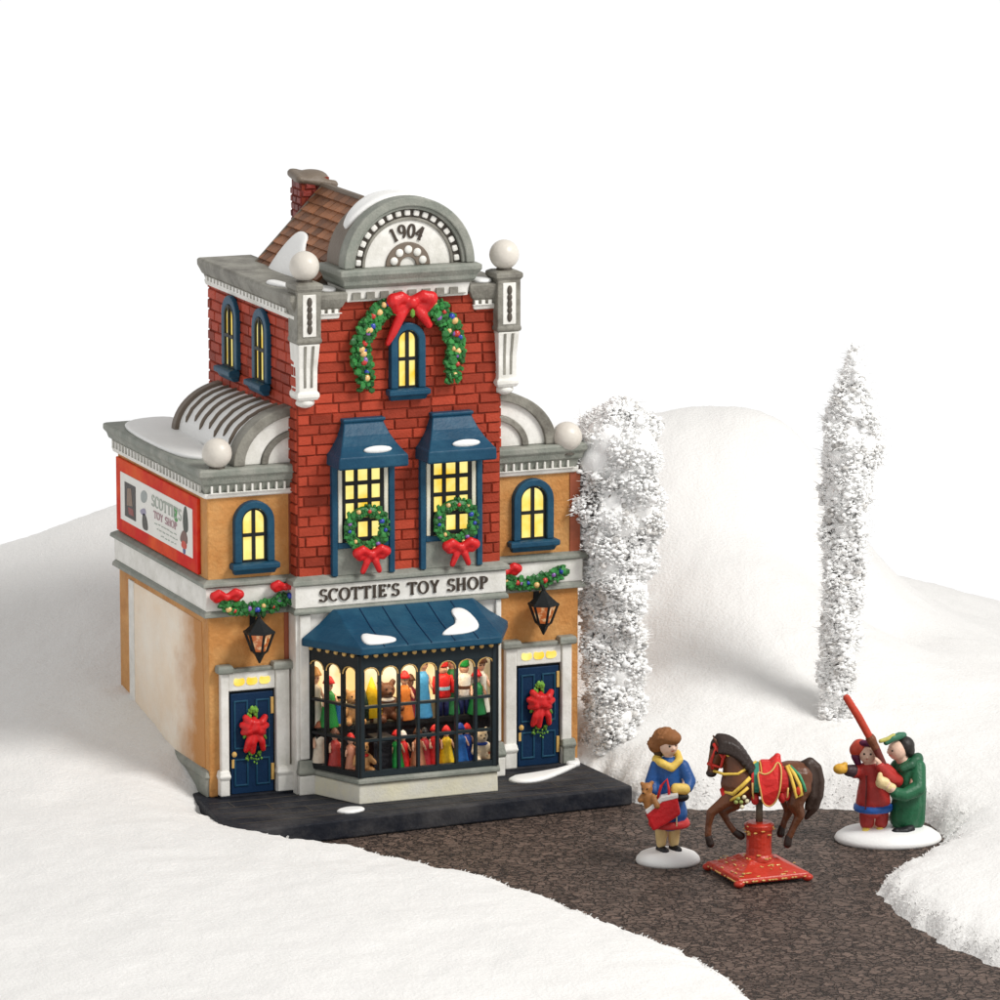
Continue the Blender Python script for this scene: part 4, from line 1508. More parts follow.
copy_tree(sw, 'red ribbon swag with green sprigs on the right blue door', (3.55, -0.05, 0.55), (0, 0, 0))

# ------------------------------------------------------------------ wall lanterns
lan = thing_local('wall_lantern', 'black four sided wall lantern above the left blue door', 'lantern', (0.465, 0.0, 1.52), group='black lanterns over the two doors')
b = MB()
def frus(z0, r0, z1, r1, n=6):
    b.loft([[(r * math.cos(2 * PI * (k + .5) / n), -0.20 + r * math.sin(2 * PI * (k + .5) / n), z) for k in range(n)] for r, z in ((r0, z0), (r1, z1))])
frus(0.09, 0.165, 0.11, 0.16)
frus(0.11, 0.15, 0.19, 0.06)
frus(0.19, 0.06, 0.24, 0.018)
b.ball((0, -0.20, 0.25), 0.022, 8, 6)
lr = b.build('lantern_roof', M['iron'], lan)
b = MB()
for k in range(6):
    a = 2 * PI * (k + .5) / 6
    b.tube([(0.145 * math.cos(a), -0.20 + 0.145 * math.sin(a), 0.09), (0.075 * math.cos(a), -0.20 + 0.075 * math.sin(a), -0.10)], 0.013, 6)
frus(-0.125, 0.06, -0.095, 0.088)
frus(-0.22, 0.008, -0.125, 0.055)
b.build('cage', M['iron'], lan)
b = MB()
frus(-0.095, 0.062, 0.09, 0.122)
b.build('lantern_glass', M['lit_lamp'], lan)
b = MB()
b.tube([(0, -0.2, 0.245), (0, -0.17, 0.275), (0, -0.08, 0.27), (0, 0.0, 0.22)], 0.016, 6)
b.box(-.03, .03, -.012, 0.0, 0.10, 0.24)
b.build('bracket', M['iron'], lan)
copy_tree(lan, 'black four sided wall lantern above the right blue door', (3.53, 0.0, 1.56))

# ------------------------------------------------------------------ toys in the shop window
def teddy(label, loc, s, c, shirt=None, rz=0.0):
    t = thing_local('teddy_bear', label, 'toy', loc, rz=rz, group='toys in the shop window')
    B_ = Blob()
    B_.ell((0, 0, .13 * s), (.10 * s, .085 * s, .13 * s))
    B_.ell((0, -.02 * s, .31 * s), (.085 * s, .08 * s, .08 * s))
    B_.ell((0, -.09 * s, .295 * s), (.04 * s, .035 * s, .032 * s))
    for g in (-1, 1):
        B_.ell((g * .07 * s, 0, .385 * s), (.035 * s, .022 * s, .035 * s))
        B_.cap((g * .08 * s, -.02 * s, .20 * s), .038 * s, (g * .13 * s, -.09 * s, .13 * s), .034 * s)
        B_.cap((g * .06 * s, -.03 * s, .045 * s), .045 * s, (g * .09 * s, -.14 * s, .04 * s), .042 * s)
    B_.build('body', c, t, 0.013, 2)
    b = MB()
    for g in (-1, 1):
        b.ball((g * .03 * s, -.088 * s, .335 * s), .010 * s, 6, 5)
    b.ball((0, -.122 * s, .305 * s), (.014 * s, .01 * s, .01 * s), 6, 5)
    b.build('face', M['iron'], t)
    if shirt:
        b = MB()
        b.lathe([(.075 * s, .205 * s), (.088 * s, .222 * s), (.06 * s, .24 * s)], (0, -.01 * s, 0), 14)
        b.build('scarf', shirt, t, smooth=True)
    return t

def doll(label, loc, h, dress, hat, hair=None, rz=0.0, name='doll'):
    t = thing_local(name, label, 'toy', loc, rz=rz, group='toys in the shop window')
    B_ = Blob()
    B_.ell((0, 0, h * .80), (h * .085, h * .085, h * .10))
    B_.cap((0, 0, h * .55), h * .07, (0, 0, h * .72), h * .04)
    for g in (-1, 1):
        u = min(h, .46)
        B_.cap((g * u * .12, 0, h * .61), u * .042, (g * u * .17, -u * .12, h * .44), u * .034)
    B_.build('body', P(0.62, 0.36, 0.24), t, 0.012, 2)
    b = MB()
    w_ = min(h, .46)
    b.lathe([(w_ * .22, 0), (w_ * .22, h * .02), (w_ * .18, h * .2), (w_ * .13, h * .48), (w_ * .14, h * .60), (w_ * .06, h * .70)], (0, 0, 0), 16)
    b.build('dress', dress, t, smooth=True)
    b = MB()
    b.lathe([(h * .10, h * .845), (h * .125, h * .85), (h * .10, h * .90), (h * .06, h * .97), (h * .01, h)], (0, 0, 0), 14)
    b.build('hat', hat, t, smooth=True)
    b = MB()
    for g in (-1, 1):
        b.ball((g * h * .032, -h * .082, h * .81), h * .012, 6, 5)
    b.build('eyes', M['iron'], t)
    return t

def soldier(label, loc, h, coat, belt, hat):
    t = thing_local('toy_soldier', label, 'toy', loc, group='toys in the shop window')
    b = MB()
    for g in (-1, 1):
        b.tube([(g * h * .05, 0, 0), (g * h * .05, 0, h * .33)], [h * .045, h * .05], 10)
    b.build('trousers', P(0.02, 0.03, 0.12), t, smooth=True)
    b = MB()
    b.lathe([(h * .11, h * .28), (h * .12, h * .31), (h * .10, h * .42), (h * .12, h * .58), (h * .06, h * .64)], (0, 0, 0), 14)
    for g in (-1, 1):
        b.tube([(g * h * .12, 0, h * .60), (g * h * .15, -.01, h * .46), (g * h * .14, -.03, h * .34)], h * .035, 8)
    b.build('coat', coat, t, smooth=True)
    b = MB()
    b.lathe([(h * .106, h * .395), (h * .109, h * .40), (h * .107, h * .445), (h * .10, h * .45)], (0, 0, 0), 14)
    b.build('belt', belt, t)
    b = MB()
    b.ball((0, 0, h * .70), h * .075, 12, 8)
    b.build('head', P(0.62, 0.36, 0.24), t, smooth=True)
    b = MB()
    b.lathe([(h * .08, h * .74), (h * .088, h * .76), (h * .075, h * .80), (h * .085, h * .98), (h * .05, h)], (0, 0, 0), 14)
    b.build('hat', hat, t, smooth=True)
    return t

FZ, SZ = 0.202, 0.602
RED, GRN, BLU, YEL, BRN, TAN, WHT, BLK, ORG, SKY = P(.60, .015, .015), P(.01, .24, .04), P(.012, .05, .30), P(.80, .52, .015), P(.11, .042, .02), P(.50, .26, .10), P(.75, .72, .66), P(.008, .008, .012), P(.62, .19, .03), P(.06, .32, .65)
PEACH, CREAM, BRIGHT = P(.48, .20, .11), P(.72, .58, .40), P(.02, .15, .50)
# floor row behind the glass
teddy('tan teddy bear with red scarf in the lowest left front light of the shop window', (1.385, -.64, FZ), .80, TAN, RED)
b = MB()
b.box(-.10, .10, -.09, .09, 0, .31)
t = thing_local('toy_chest', 'tall black toy chest on the floor of the shop window', 'toy', (1.585, -.62, FZ), group='toys in the shop window')
b.build('box', BLK, t, bevel=.01)
b = MB()
b.box(-.105, .105, -.095, .095, .31, .36)
b.build('lid', BLK, t, bevel=.01)
doll('doll in green dress and red hat low in the shop window', (1.755, -.63, FZ), .40, GRN, RED)
doll('small doll in red dress with white hat beside the green dressed one', (1.855, -.56, FZ), .37, RED, WHT)
doll('peach robed wooden doll low in the middle of the shop window', (1.985, -.63, FZ), .40, PEACH, BRN)
doll('dark red doll with black hat beside the peach robed doll', (2.085, -.56, FZ), .38, P(.38, .02, .03), BLK)
doll('doll in red dress and red hat beside the yellow dressed one', (2.19, -.57, FZ), .40, RED, RED)
doll('doll in bright yellow dress low in the right half of the shop window', (2.29, -.64, FZ), .40, YEL, RED)
doll('bright blue robed doll low in the right part of the shop window', (2.445, -.63, FZ), .41, BRIGHT, BLU)
doll('small navy and red doll between the bright blue one and the cream bear', (2.55, -.55, FZ), .38, BLU, RED)
teddy('cream teddy bear in the lower right corner of the shop window', (2.665, -.63, FZ), .82, CREAM, BLU)
doll('doll in dark red dress behind the lower middle side light', (1.185, -.40, FZ), .42, P(.40, .035, .03), BRN)
doll('tan and rose doll behind the lower innermost side light', (1.285, -.58, FZ), .40, P(.55, .22, .13), RED)
doll('cream candle shaped doll behind the outermost left side light', (1.09, -.22, FZ), .46, P(.70, .60, .48), P(.3, .1, .05))
# shelf row
doll('white robed angel doll behind the outermost upper side light', (1.08, -.12, SZ), .60, P(.72, .68, .58), P(.5, .25, .08))
doll('jester doll in green with red hat behind the upper left side lights', (1.185, -.24, SZ), .52, GRN, RED)
t = thing_local('toy_drum', 'tall blue toy drum behind the innermost left side light', 'toy', (1.30, -.22, SZ), group='toys in the shop window')
b = MB()
b.lathe([(.07, .0), (.07, .28)], (0, 0, 0), 18)
b.build('shell', P(.02, .17, .5), t, smooth=False)
for z in (0, .255):
    b = MB()
    b.lathe([(.074, z), (.074, z + .025)], (0, 0, 0), 18)
    b.build('rim', M['gold'], t)
teddy('honey teddy bear with navy scarf on the shop window shelf', (1.445, -.20, SZ), .86, P(.50, .27, .10), BLU)
t = thing_local('toy_tree', 'yellow cone toy tree on the shop window shelf', 'toy', (1.65, -.22, SZ), group='toys in the shop window')
b = MB()
b.lathe([(.02, 0), (.02, .06)], (0, 0, 0), 10)
b.build('trunk', BRN, t)
b = MB()
b.lathe([(.12, .06), (.10, .12), (.11, .13), (.07, .24), (.08, .25), (.008, .46)], (0, 0, 0), 16)
b.build('crown', YEL, t, smooth=True)
t = thing_local('toy_tree', 'dark cone toy tree left of the yellow one on the shelf', 'toy', (1.555, -.25, SZ), group='toys in the shop window')
b = MB()
b.lathe([(.02, 0), (.02, .04)], (0, 0, 0), 10)
b.build('trunk', BRN, t)
b = MB()
b.lathe([(.08, .04), (.06, .12), (.07, .13), (.008, .36)], (0, 0, 0), 16)
b.build('crown', P(.01, .03, .02), t, smooth=True)
teddy('dark brown teddy bear with white scarf on the shop window shelf', (1.815, -.20, SZ), 1.0, BRN, WHT)
doll('doll in orange dress and red hat on the shop window shelf', (2.005, -.22, SZ), .50, ORG, RED)
doll('dark rose doll behind the orange dressed one on the shelf', (2.10, -.14, SZ), .44, P(.30, .03, .05), BRN)
doll('tall doll in sky blue gown and green hat on the shop window shelf', (2.21, -.20, SZ), .68, SKY, GRN)
soldier('tall red toy soldier with pale blue belt on the shop window shelf', (2.42, -.22, SZ), .68, RED, P(.3, .55, .7), P(.5, .02, .02))
doll('green robed doll with red hat beside the red toy soldier', (2.54, -.16, SZ), .66, P(.02, .18, .05), RED)
soldier('white coated toy soldier with green hat on the shop window shelf', (2.65, -.22, SZ), .66, WHT, BRN, GRN)
doll('white gowned doll with brown hat at the right end of the shelf', (2.84, -.20, SZ), .60, P(.70, .66, .55), BRN)
doll('small green doll in front of the white gowned one', (2.77, -.27, SZ), .46, P(.01, .16, .04), RED)
# ------------------------------------------------------------------ snow-laden trees
def scatter(name, mats, C, S, mi, parent, jit=.28):
    """one mesh of many small rough clumps: centres C, half axes S"""
    if not ICO:
        t_ = MB()
        t_.lump((0, 0, 0), (1, 1, 1))
        t_.bm.free()
    U = np.array(ICO[0])
    Fc = np.array(ICO[1], dtype=np.int64)
    n, m = len(C), len(U)
    k = 1 + rng.uniform(-jit, jit, (n, m, 1))
    V = (U[None] * k) * S[:, None, :] + C[:, None, :]
    Fa = (Fc[None] + (np.arange(n) * m)[:, None, None]).reshape(-1, 3)
    me = bpy.data.meshes.new(name)
    me.vertices.add(n * m)
    me.vertices.foreach_set('co', V.ravel())
    me.loops.add(Fa.size)
    me.loops.foreach_set('vertex_index', Fa.ravel().astype(np.int32))
    me.polygons.add(len(Fa))
    me.polygons.foreach_set('loop_start', np.arange(0, Fa.size, 3, dtype=np.int32))
    me.polygons.foreach_set('loop_total', np.full(len(Fa), 3, dtype=np.int32))
    for m_ in mats:
        me.materials.append(m_)
    me.polygons.foreach_set('material_index', np.repeat(mi, len(Fc)).astype(np.int32))
    at_ = me.attributes.new('tone', 'FLOAT', 'FACE')
    at_.data.foreach_set('value', np.repeat(rng.uniform(-1, 1, n), len(Fc)).astype(np.float32))
    me.update(calc_edges=True)
    me.shade_smooth()
    o = bpy.data.objects.new(name, me)
    col.objects.link(o)
    o.parent = parent
    return o

def snowy_tree(label, loc, prof, lean, seed, n, cap):
    """prof: list of (height, radius); clumps of flocked needles on a trunk with twigs"""
    rs = random.Random(seed)
    rg = np.random.default_rng(seed)
    t = thing_local('snowy_tree', label, 'tree', loc, group='flocked white trees behind the road')
    H = prof[-1][0]
    hs_, rr_ = [p[0] for p in prof], [p[1] for p in prof]
    rad = lambda z: np.interp(z, hs_, rr_)
    cx = lambda z: lean * (z / H)
    b = MB()
    b.tube([(cx(z) + .015 * math.sin(z * 7), .015 * math.cos(z * 6), z) for z in np.linspace(-.3, H * .93, 12)], [0.075 * (1 - .85 * i / 11) for i in range(12)], 8)
    for i in range(110):
        z = rs.uniform(.1, H * .9)
        a = rs.uniform(0, 2 * PI)
        r = rad(z) * rs.uniform(.7, .95)
        d = Vector((math.cos(a), math.sin(a), 0))
        p = Vector((cx(z), 0, z))
        b.tube([p, p + d * r * .55 + Vector((0, 0, .05)), p + d * r + Vector((0, 0, .03))], [.018, .012, .005], 5)
    b.build('trunk', M['bark'], t)
    z = rg.uniform(0, H, n)
    a = rg.uniform(0, 2 * PI, n)
    ph = rg.uniform(0, 6.28, 4)
    k = 1 + .13 * np.sin(a * 3 + z * 4 + ph[0]) + .11 * np.sin(a * 5 - z * 9 + ph[1]) + .10 * np.sin(z * 17 + a * 2 + ph[2])
    r = rad(z) * k * rg.random(n) ** .22
    C = np.stack([cx(z) + r * np.cos(a), r * np.sin(a), z + rg.normal(0, .02, n)], -1)
    sz = rg.uniform(.008, .022, n) * np.where(rg.random(n) > .12, 1, 1.9)
    S = sz[:, None] * np.stack([rg.uniform(.7, 1.6, n), rg.uniform(.7, 1.6, n), rg.uniform(.45, 1.1, n)], -1)
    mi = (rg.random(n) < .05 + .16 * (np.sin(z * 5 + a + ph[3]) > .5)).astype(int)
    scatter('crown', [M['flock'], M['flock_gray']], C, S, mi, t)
    b = MB()
    for i in range(int(n * .24)):
        p = Vector(C[rs.randrange(n)])
        d = Vector((p.x - cx(p.z), p.y, 0)).normalized() + Vector((rs.gauss(0, .5), rs.gauss(0, .5), rs.uniform(-.4, .7)))
        d.normalize()
        b.tube([p, p + d * rs.uniform(.05, .12)], [.0045, .001], 3)
    b.build('needles', M['flock'], t)
    B_ = Blob()
    for (x, y, z_, rx, rz) in cap:
        B_.ell((x, y, z_), (rx, rx * .95, rz))
    for i in range(int(H * 26)):
        z_ = rs.uniform(0, H * .92)
        a_ = rs.uniform(0, 2 * PI)
        r_ = float(rad(z_))
        s_ = r_ * rs.uniform(.28, .5)
        B_.ell((cx(z_) + r_ * .52 * math.cos(a_), r_ * .52 * math.sin(a_), z_), (s_, s_, s_ * rs.uniform(.7, 1.2)))
    B_.build('packed_snow', M['flock'], t, .03, 3)
    return t
M['flock'] = paint('flocking_white', (0.93, 0.93, 0.925), 0.9, 0.08, 20, tone=0.08, bump=0.2, bscale=60, spec=0.1)
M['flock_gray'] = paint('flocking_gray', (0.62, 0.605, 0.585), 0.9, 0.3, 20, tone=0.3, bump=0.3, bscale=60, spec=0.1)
snowy_tree('broad round topped snowy tree close behind the right wall of the shop', (4.40, 0.05, 0.0), [(0, .26), (.6, .28), (1.5, .31), (2.1, .37), (2.6, .44), (3.1, .45), (3.45, .34), (3.64, .10)], .08, 5, 30000,
           [(.02, -.06, 3.28, .33, .25), (.12, -.02, 3.10, .34, .26), (-.08, -.02, 3.05, .30, .28), (.14, -.10, 2.80, .27, .24)])
snowy_tree('slim pointed snowy tree standing alone on the right behind the red coated person', (6.57, -0.75, 0.27), [(0, .15), (.8, .18), (1.8, .20), (2.4, .24), (2.85, .29), (3.2, .26), (3.5, .15), (3.90, .02)], .17, 9, 19000,
           [(.12, -.05, 2.98, .22, .18), (.15, -.03, 3.18, .17, .17), (.10, -.02, 2.82, .21, .17), (.15, 0, 3.42, .10, .17)])

# ------------------------------------------------------------------ figurines
K = 0.0096
def frame(bx, by):
    """sketch coordinates (right, up) around a figure's foot point -> its own metres"""
    return lambda px, py, d=0.0: Vector(((px - bx) * K, d, (by - py) * K))

def disc(parent, rx, ry, h):
    b = MB()
    b.loft([[(rx * s * math.cos(2 * PI * k / 40), ry * s * math.sin(2 * PI * k / 40), h * z) for k in range(40)] for s, z in ((.97, 0), (1.0, .18), (.97, .42), (.86, .72), (.66, .92), (.35, 1.0), (.05, 1.02))])
    return b.build('snow_base', M['patch'], parent, smooth=True)

SKIN = P(0.70, 0.47, 0.36)
def face(parent, c, fwd_, s, up=Vector((0, 0, 1))):
    """painted eyes, brows and mouth on a head at c looking along fwd_"""
    f = Vector(fwd_).normalized()
    r = f.cross(up).normalized()
    for g in (-1, 1):
        b = MB()
        b.ball(c + f * s * .90 + r * g * s * .36 + up * s * .12, s * .13, 8, 6)
        b.build('eye', P(0.02, 0.015, 0.012), parent, smooth=True)
    b = MB()
    b.ball(c + f * s * .93 - up * s * .42, (s * .2, s * .2, s * .07), 10, 6)
    b.build('mouth', P(0.5, 0.08, 0.06), parent, smooth=True)

def hand(B_, wrist, d, n, s):
    """palm, four curled fingers and a side thumb; d points along the hand, n away from the palm's back"""
    d, n = Vector(d).normalized(), Vector(n).normalized()
    sd_ = d.cross(n).normalized()
    w0 = Vector(wrist)
    B_.cap(w0, s * .42, w0 + d * s * .55, s * .5)
    for i, L in enumerate((.75, .9, .85, .65)):
        o0 = w0 + d * s * .75 + sd_ * s * (i - 1.5) * .34
        B_.chain([(o0, s * .19), (o0 + d * s * L * .5, s * .18), (o0 + d * s * L * .8 + n * s * .3, s * .15)], 6)
    o0 = w0 + d * s * .2 - sd_ * s * .45
    B_.chain([(o0, s * .19), (o0 + d * s * .45 - sd_ * s * .25 + n * s * .15, s * .16)], 6)

# --- the girl with the red shopping bag
girl = thing_local('person', 'figurine in blue coat and brown fur hat with a red bag on one arm', 'person', (3.514, -3.364, ROAD_Z), -YAW)
q = frame(668, 864)
disc(girl, .315, .27, .125)
B_ = Blob()
# legs
for x, d in ((661, -.01), (673, .03)):
    B_.chain([(q(x, 815, d), .062), (q(x, 830, d), .058), (q(x, 845, d), .045)])
# torso, neck, head
B_.chain([(q(669, 812), .10), (q(669, 785), .095), (q(669, 764), .075), (q(668, 755), .045), (q(668, 748, -.01), .05)])
hc = q(668, 743, -.015)
B_.ell(hc, (.092, .09, .105))
B_.ell(hc + Vector((.05, -.083, -.015)), (.018, .02, .02))
# arms
B_.chain([(q(658, 764), .055), (q(653, 782, -.05), .048), (q(655, 793, -.12), .035)])
B_.chain([(q(681, 765), .055), (q(687, 780, -.05), .048), (q(682, 785, -.13), .035)])
hand(B_, q(655, 793, -.13), (.3, -.3, -1), (.3, -1, 0), .06)
hand(B_, q(684, 784, -.14), (-.8, -.3, -.1), (0, -1, -.4), .055)
body = B_.build('body', SKIN, girl, .012, 3)
face(girl, hc, (.5, -1, .02), .088)
b = Blob()
b.chain([(q(655, 795, -.13), .046), (q(657, 803, -.15), .05)])
b.chain([(q(675, 784, -.15), .055), (q(684, 785, -.14), .058)])
b.build('gloves', P(0.72, 0.50, 0.12), girl, .012, 2)
b = Blob()   # coat with sleeves and flared skirt
b.chain([(q(668, 764), .105), (q(669, 785), .125), (q(669, 800), .155), (q(669, 813), .18)])
b.chain([(q(657, 764), .072), (q(651, 780, -.04), .068), (q(653, 789, -.10), .058)])
b.chain([(q(682, 765), .07), (q(689, 779, -.04), .066), (q(687, 784, -.10), .056)])
b.build('coat', P(0.012, 0.075, 0.26), girl, .013, 2)
b = MB()
b.lathe([(.195, 0), (.205, .02), (.19, .06), (.15, .08)], q(669, 826), 22)
b.build('hem', P(0.55, 0.03, 0.03), girl, smooth=True)
b = MB()
b.box(-.006, .006, -.01, .01, 0, .20)
b.build('coat_trim', P(.7, .6, .35), girl, at=Matrix.Translation(q(676, 822, -.175)))
b = Blob()   # yellow collar
b.chain([(q(655, 758, .01), .04), (q(662, 760, -.085), .042), (q(671, 764, -.10), .04), (q(679, 757, -.06), .038), (q(677, 752, .05), .035), (q(660, 752, .05), .035), (q(655, 758, .01), .04)])
b.build('collar', P(0.72, 0.50, 0.10), girl, .013, 2)
b = Blob()   # fur hat pulled to the back
b.ell(q(665, 736, .02), (.125, .12, .10))
b.ell(q(656, 743, .04), (.085, .09, .09))
b.ell(q(670, 735, -.02), (.105, .11, .075))
random.seed(21)
for i in range(260):
    a_, e_ = random.uniform(0, 2 * PI), random.uniform(-.15, 1.5)
    d_ = Vector((math.cos(a_) * math.cos(e_), math.sin(a_) * math.cos(e_), math.sin(e_)))
    o_ = q(665, 736, .02) if i % 3 else q(656, 743, .04)
    k_ = (.125, .12, .10) if i % 3 else (.085, .09, .09)
    b.ell(o_ + Vector((d_.x * k_[0], d_.y * k_[1], d_.z * k_[2])), (.0105, .0105, .0105))
b.build('fur_hat', P(0.24, 0.095, 0.03, 0.7), girl, .007, 1)
b = Blob()
b.chain([(q(656, 746, .02), .055), (q(658, 752, .03), .045)])
b.build('hair', P(0.06, 0.035, 0.02), girl, .012, 2)
b = Blob()
b.ell(q(680, 793, -.13), (.085, .06, .05))
b.build('muff', P(0.012, 0.012, 0.015), girl, .013, 2)
for x, d in ((661, -.02), (674, .02)):
    b = Blob()
    b.chain([(q(x, 829, d), .066), (q(x, 844, d), .05)])
    b.build('stocking', P(0.66, 0.48, 0.22), girl, .012, 2)
    b = Blob()
    b.chain([(q(x - 1, 850, d + .02), .045), (q(x + 4, 851, d - .06), .042)])
    b.build('shoe', P(0.012, 0.012, 0.015), girl, .012, 2)
bag = thing_local('shopping_bag', 'red open bag hanging from the blue coated person', 'bag', (3.514, -3.364, ROAD_Z), -YAW)
b = MB()
n_ = [(644, 806), (661, 793), (676, 790), (680, 808), (666, 818), (652, 826)]
b.loft([[q(x, y, d) for x, y in n_] for d in (-.26, -.15)])
b.build('pouch', P(0.60, 0.015, 0.02), bag, bevel=.025, seg=3)
b = MB()
b.tube([q(656, 795, -.21), q(660, 780, -.20), q(666, 774, -.16), q(668, 784, -.20), q(668, 793, -.21)], .014, 6)
b.build('handle', P(0.5, 0.015, 0.02), bag, smooth=True)
b = MB()
b.loft([[q(x, y, d) for x, y in ((644, 804), (660, 790), (677, 787), (677, 791), (661, 795), (646, 808))] for d in (-.265, -.145)])
b.build('lining', P(0.7, 0.68, 0.66), bag, bevel=.008)
tb = thing_local('teddy_bear', 'brown teddy bear peeking from the red bag', 'toy', (3.514, -3.364, ROAD_Z), -YAW)
b = Blob()
b.ell(q(646, 783, -.19), (.058, .055, .06))
b.ell(q(643, 786, -.235), (.026, .026, .024))
b.ell(q(641, 778, -.18), (.022, .018, .022))
b.ell(q(651, 777, -.18), (.022, .018, .022))
b.chain([(q(646, 790, -.2), .055), (q(648, 800, -.2), .05)])
b.chain([(q(652, 790, -.23), .028), (q(656, 799, -.27), .03)])
b.chain([(q(642, 790, -.2), .028), (q(639, 794, -.22), .028)])
b.build('body', P(0.33, 0.14, 0.04), tb, .011, 2)
b = MB()
for x in (641, 646):
    b.ball(q(x, 782, -.245), .008, 6, 5)
b.ball(q(642, 786, -.262), .009, 6, 5)
b.build('face', M['iron'], tb)

# --- the carousel horse on its red pedestal
horse = thing_local('carousel_horse', 'brown carousel horse with red saddle on a red stepped pedestal', 'carousel horse', (4.065, -4.195, ROAD_Z), -YAW)
q = frame(757, 882)
BRNH = P(0.115, 0.040, 0.017, .34, .4)
DRK = P(0.022, 0.012, 0.009)
B_ = Blob()
B_.chain([(q(738, 786), .165), (q(752, 784), .155), (q(772, 783), .15), (q(790, 780), .165), (q(800, 780), .16)], 16)
B_.ell(q(736, 792, -.0), (.14, .13, .16))
B_.ell(q(800, 783), (.15, .145, .17))
# neck and head
B_.chain([(q(738, 782), .155), (q(737, 768), .13), (q(733, 757), .105), (q(727, 749), .085)], 14)
B_.chain([(q(725, 748), .092), (q(719, 752), .088), (q(715, 764), .066), (q(713.5, 772), .054)], 14)
B_.ell(q(712.5, 774), (.05, .052, .045))
B_.chain([(q(727, 752), .085), (q(723, 764), .055)], 12)
for d in (-.045, .045):
    B_.cap(q(717, 743, d), .026, q(713.5, 738.5, d * 1.2), .01)
# fore legs (near one reaching forward, other tucked)
B_.chain([(q(733, 797, -.07), .085), (q(723, 804, -.10), .06), (q(711.5, 813, -.11), .046), (q(709, 826, -.11), .032), (q(708.5, 836, -.11), .036)], 10)
B_.chain([(q(745, 800, .05), .085), (q(736, 808, .03), .065), (q(723, 814, 0), .048), (q(728, 825, 0), .032), (q(735, 835, 0), .034)], 10)
# hind legs
B_.chain([(q(800, 788, -.07), .12), (q(795, 804, -.09), .085), (q(800, 816, -.09), .05), (q(794, 828, -.09), .035), (q(790, 838, -.09), .036)], 10)
B_.chain([(q(799, 790, .07), .11), (q(789, 806, .09), .08), (q(790, 817, .09), .048), (q(786, 826, .09), .033), (q(784, 833, .09), .034)], 10)
B_.build('body', BRNH, horse, .012, 3)
for x, y, d, tx, ty in ((709, 838, -.11, 711, 845), (736, 836, 0, 742, 840), (789, 839, -.09, 788, 846), (783, 834, .09, 782, 840)):
    b = Blob()
    b.cap(q(x, y, d), .036, q(tx, ty, d), .042)
    b.build('hoof', DRK, horse, .011, 2)
b = Blob()   # mane
random.seed(3)
for i in range(12):
    f = i / 11
    x, y = 719 + 34 * f, 738 + 27 * f + 5 * (f * f) - 8 * math.sin(f * PI)
    b.chain([(q(x, y, -.01), .035), (q(x + 3, y + 5, -.09), .036), (q(x + 1 + 3 * f, y + 13, -.125), .026)], 8)
b.chain([(q(716, 740, -.02), .028), (q(712.5, 744, -.05), .022), (q(711, 749, -.05), .014)], 8)
b.build('mane', DRK, horse, .011, 2)
b = Blob()
b.ell(q(712, 775.5), (.054, .056, .042))
b.build('muzzle', DRK, horse, .011, 2)
b = Blob()   # tail
b.chain([(q(803, 768), .05), (q(810, 765), .055), (q(816, 771), .06), (q(819, 784), .06), (q(818, 798), .06), (q(814, 811), .05), (q(807, 821), .025)], 10)
b.chain([(q(808, 766, -.04), .04), (q(811, 780, -.06), .05), (q(811, 797, -.06), .045), (q(807, 810, -.05), .025)], 10)
b.chain([(q(816, 775, .03), .04), (q(821, 792, .03), .04), (q(818, 812, .03), .022)], 10)
b.build('tail', P(0.035, 0.018, 0.012), horse, .011, 2)
# saddle: blanket, flap, seat with raised cantle
def drape(x0, x1, z_lo, r, m, name, parent, th=.03, taper=0.0, yc=783):
    """a cloth wrapped over the barrel of the horse from side to side"""
    b = MB()
    loops = []
    for i in range(17):
        a = R(-28 + (180 + 56) * i / 16)
        e = 1 - abs(math.cos(a)) * taper
        xm = (x0 + x1) / 2
        h = (x1 - x0) / 2 * e
        c, s = math.cos(a), math.sin(a)
        P_ = lambda x, rr: q(x, yc) + Vector((0, -c * rr, s * rr))
        loops.append([P_(xm - h, r), P_(xm + h, r), P_(xm + h, r + th), P_(xm - h, r + th)])
    b.loft(loops)
    return b.build(name, m, parent, bevel=.008)
drape(751, 788, 0, .155, P(0.5, 0.02, 0.02), 'blanket', horse, .022)
drape(753.5, 759, 0, .160, P(0.03, 0.22, 0.15), 'blanket_stripe', horse, .022)
drape(759, 780, 0, .175, P(0.72, 0.40, 0.08), 'saddle_trim', horse, .018, .18)
sad = drape(760.5, 778.5, 0, .180, P(0.60, 0.02, 0.018), 'saddle', horse, .022, .2)
b = Blob()
b.chain([(q(757, 770), .05), (q(763, 772), .06), (q(770, 769), .06), (q(776, 763), .055), (q(777.5, 758.5), .035)])
b.chain([(q(770, 770, -.08), .05), (q(776, 765, -.06), .05)])
b.chain([(q(770, 770, .08), .05), (q(776, 765, .06), .05)])
b.build('saddle_seat', P(0.60, 0.02, 0.018), horse, .012, 2)
flap = soft([(757, 769), (764, 773), (772, 769), (777, 760), (781, 766), (780, 782), (778, 793), (774, 802), (768, 805.5), (762, 801), (760.5, 790), (758, 779)])
b = MB()
fl = lambda x, y, d: q(x, y, -.205 - d + .055 * ((787 - y) / 20 if y < 787 else (y - 787) / 26) ** 2)
b.loft([[fl(x, y, d) for x, y in flap] for d in (-.035, 0.012)])
b.build('saddle_flap', P(0.60, 0.02, 0.018), horse, bevel=.012)
b = MB()
b.tube([fl(x, y, .012) for x, y in flap + flap[:1]], .0085, 6)
b.build('saddle_piping', M['gold'], horse, smooth=True)
for x, y in ((755, 799), (782, 797), (786, 795)):
    b = MB()
    b.ball(q(x, y, -.14), (.04, .035, .055), 12, 8)
    b.build('blanket_tab', P(0.5, 0.02, 0.02), horse, smooth=True)
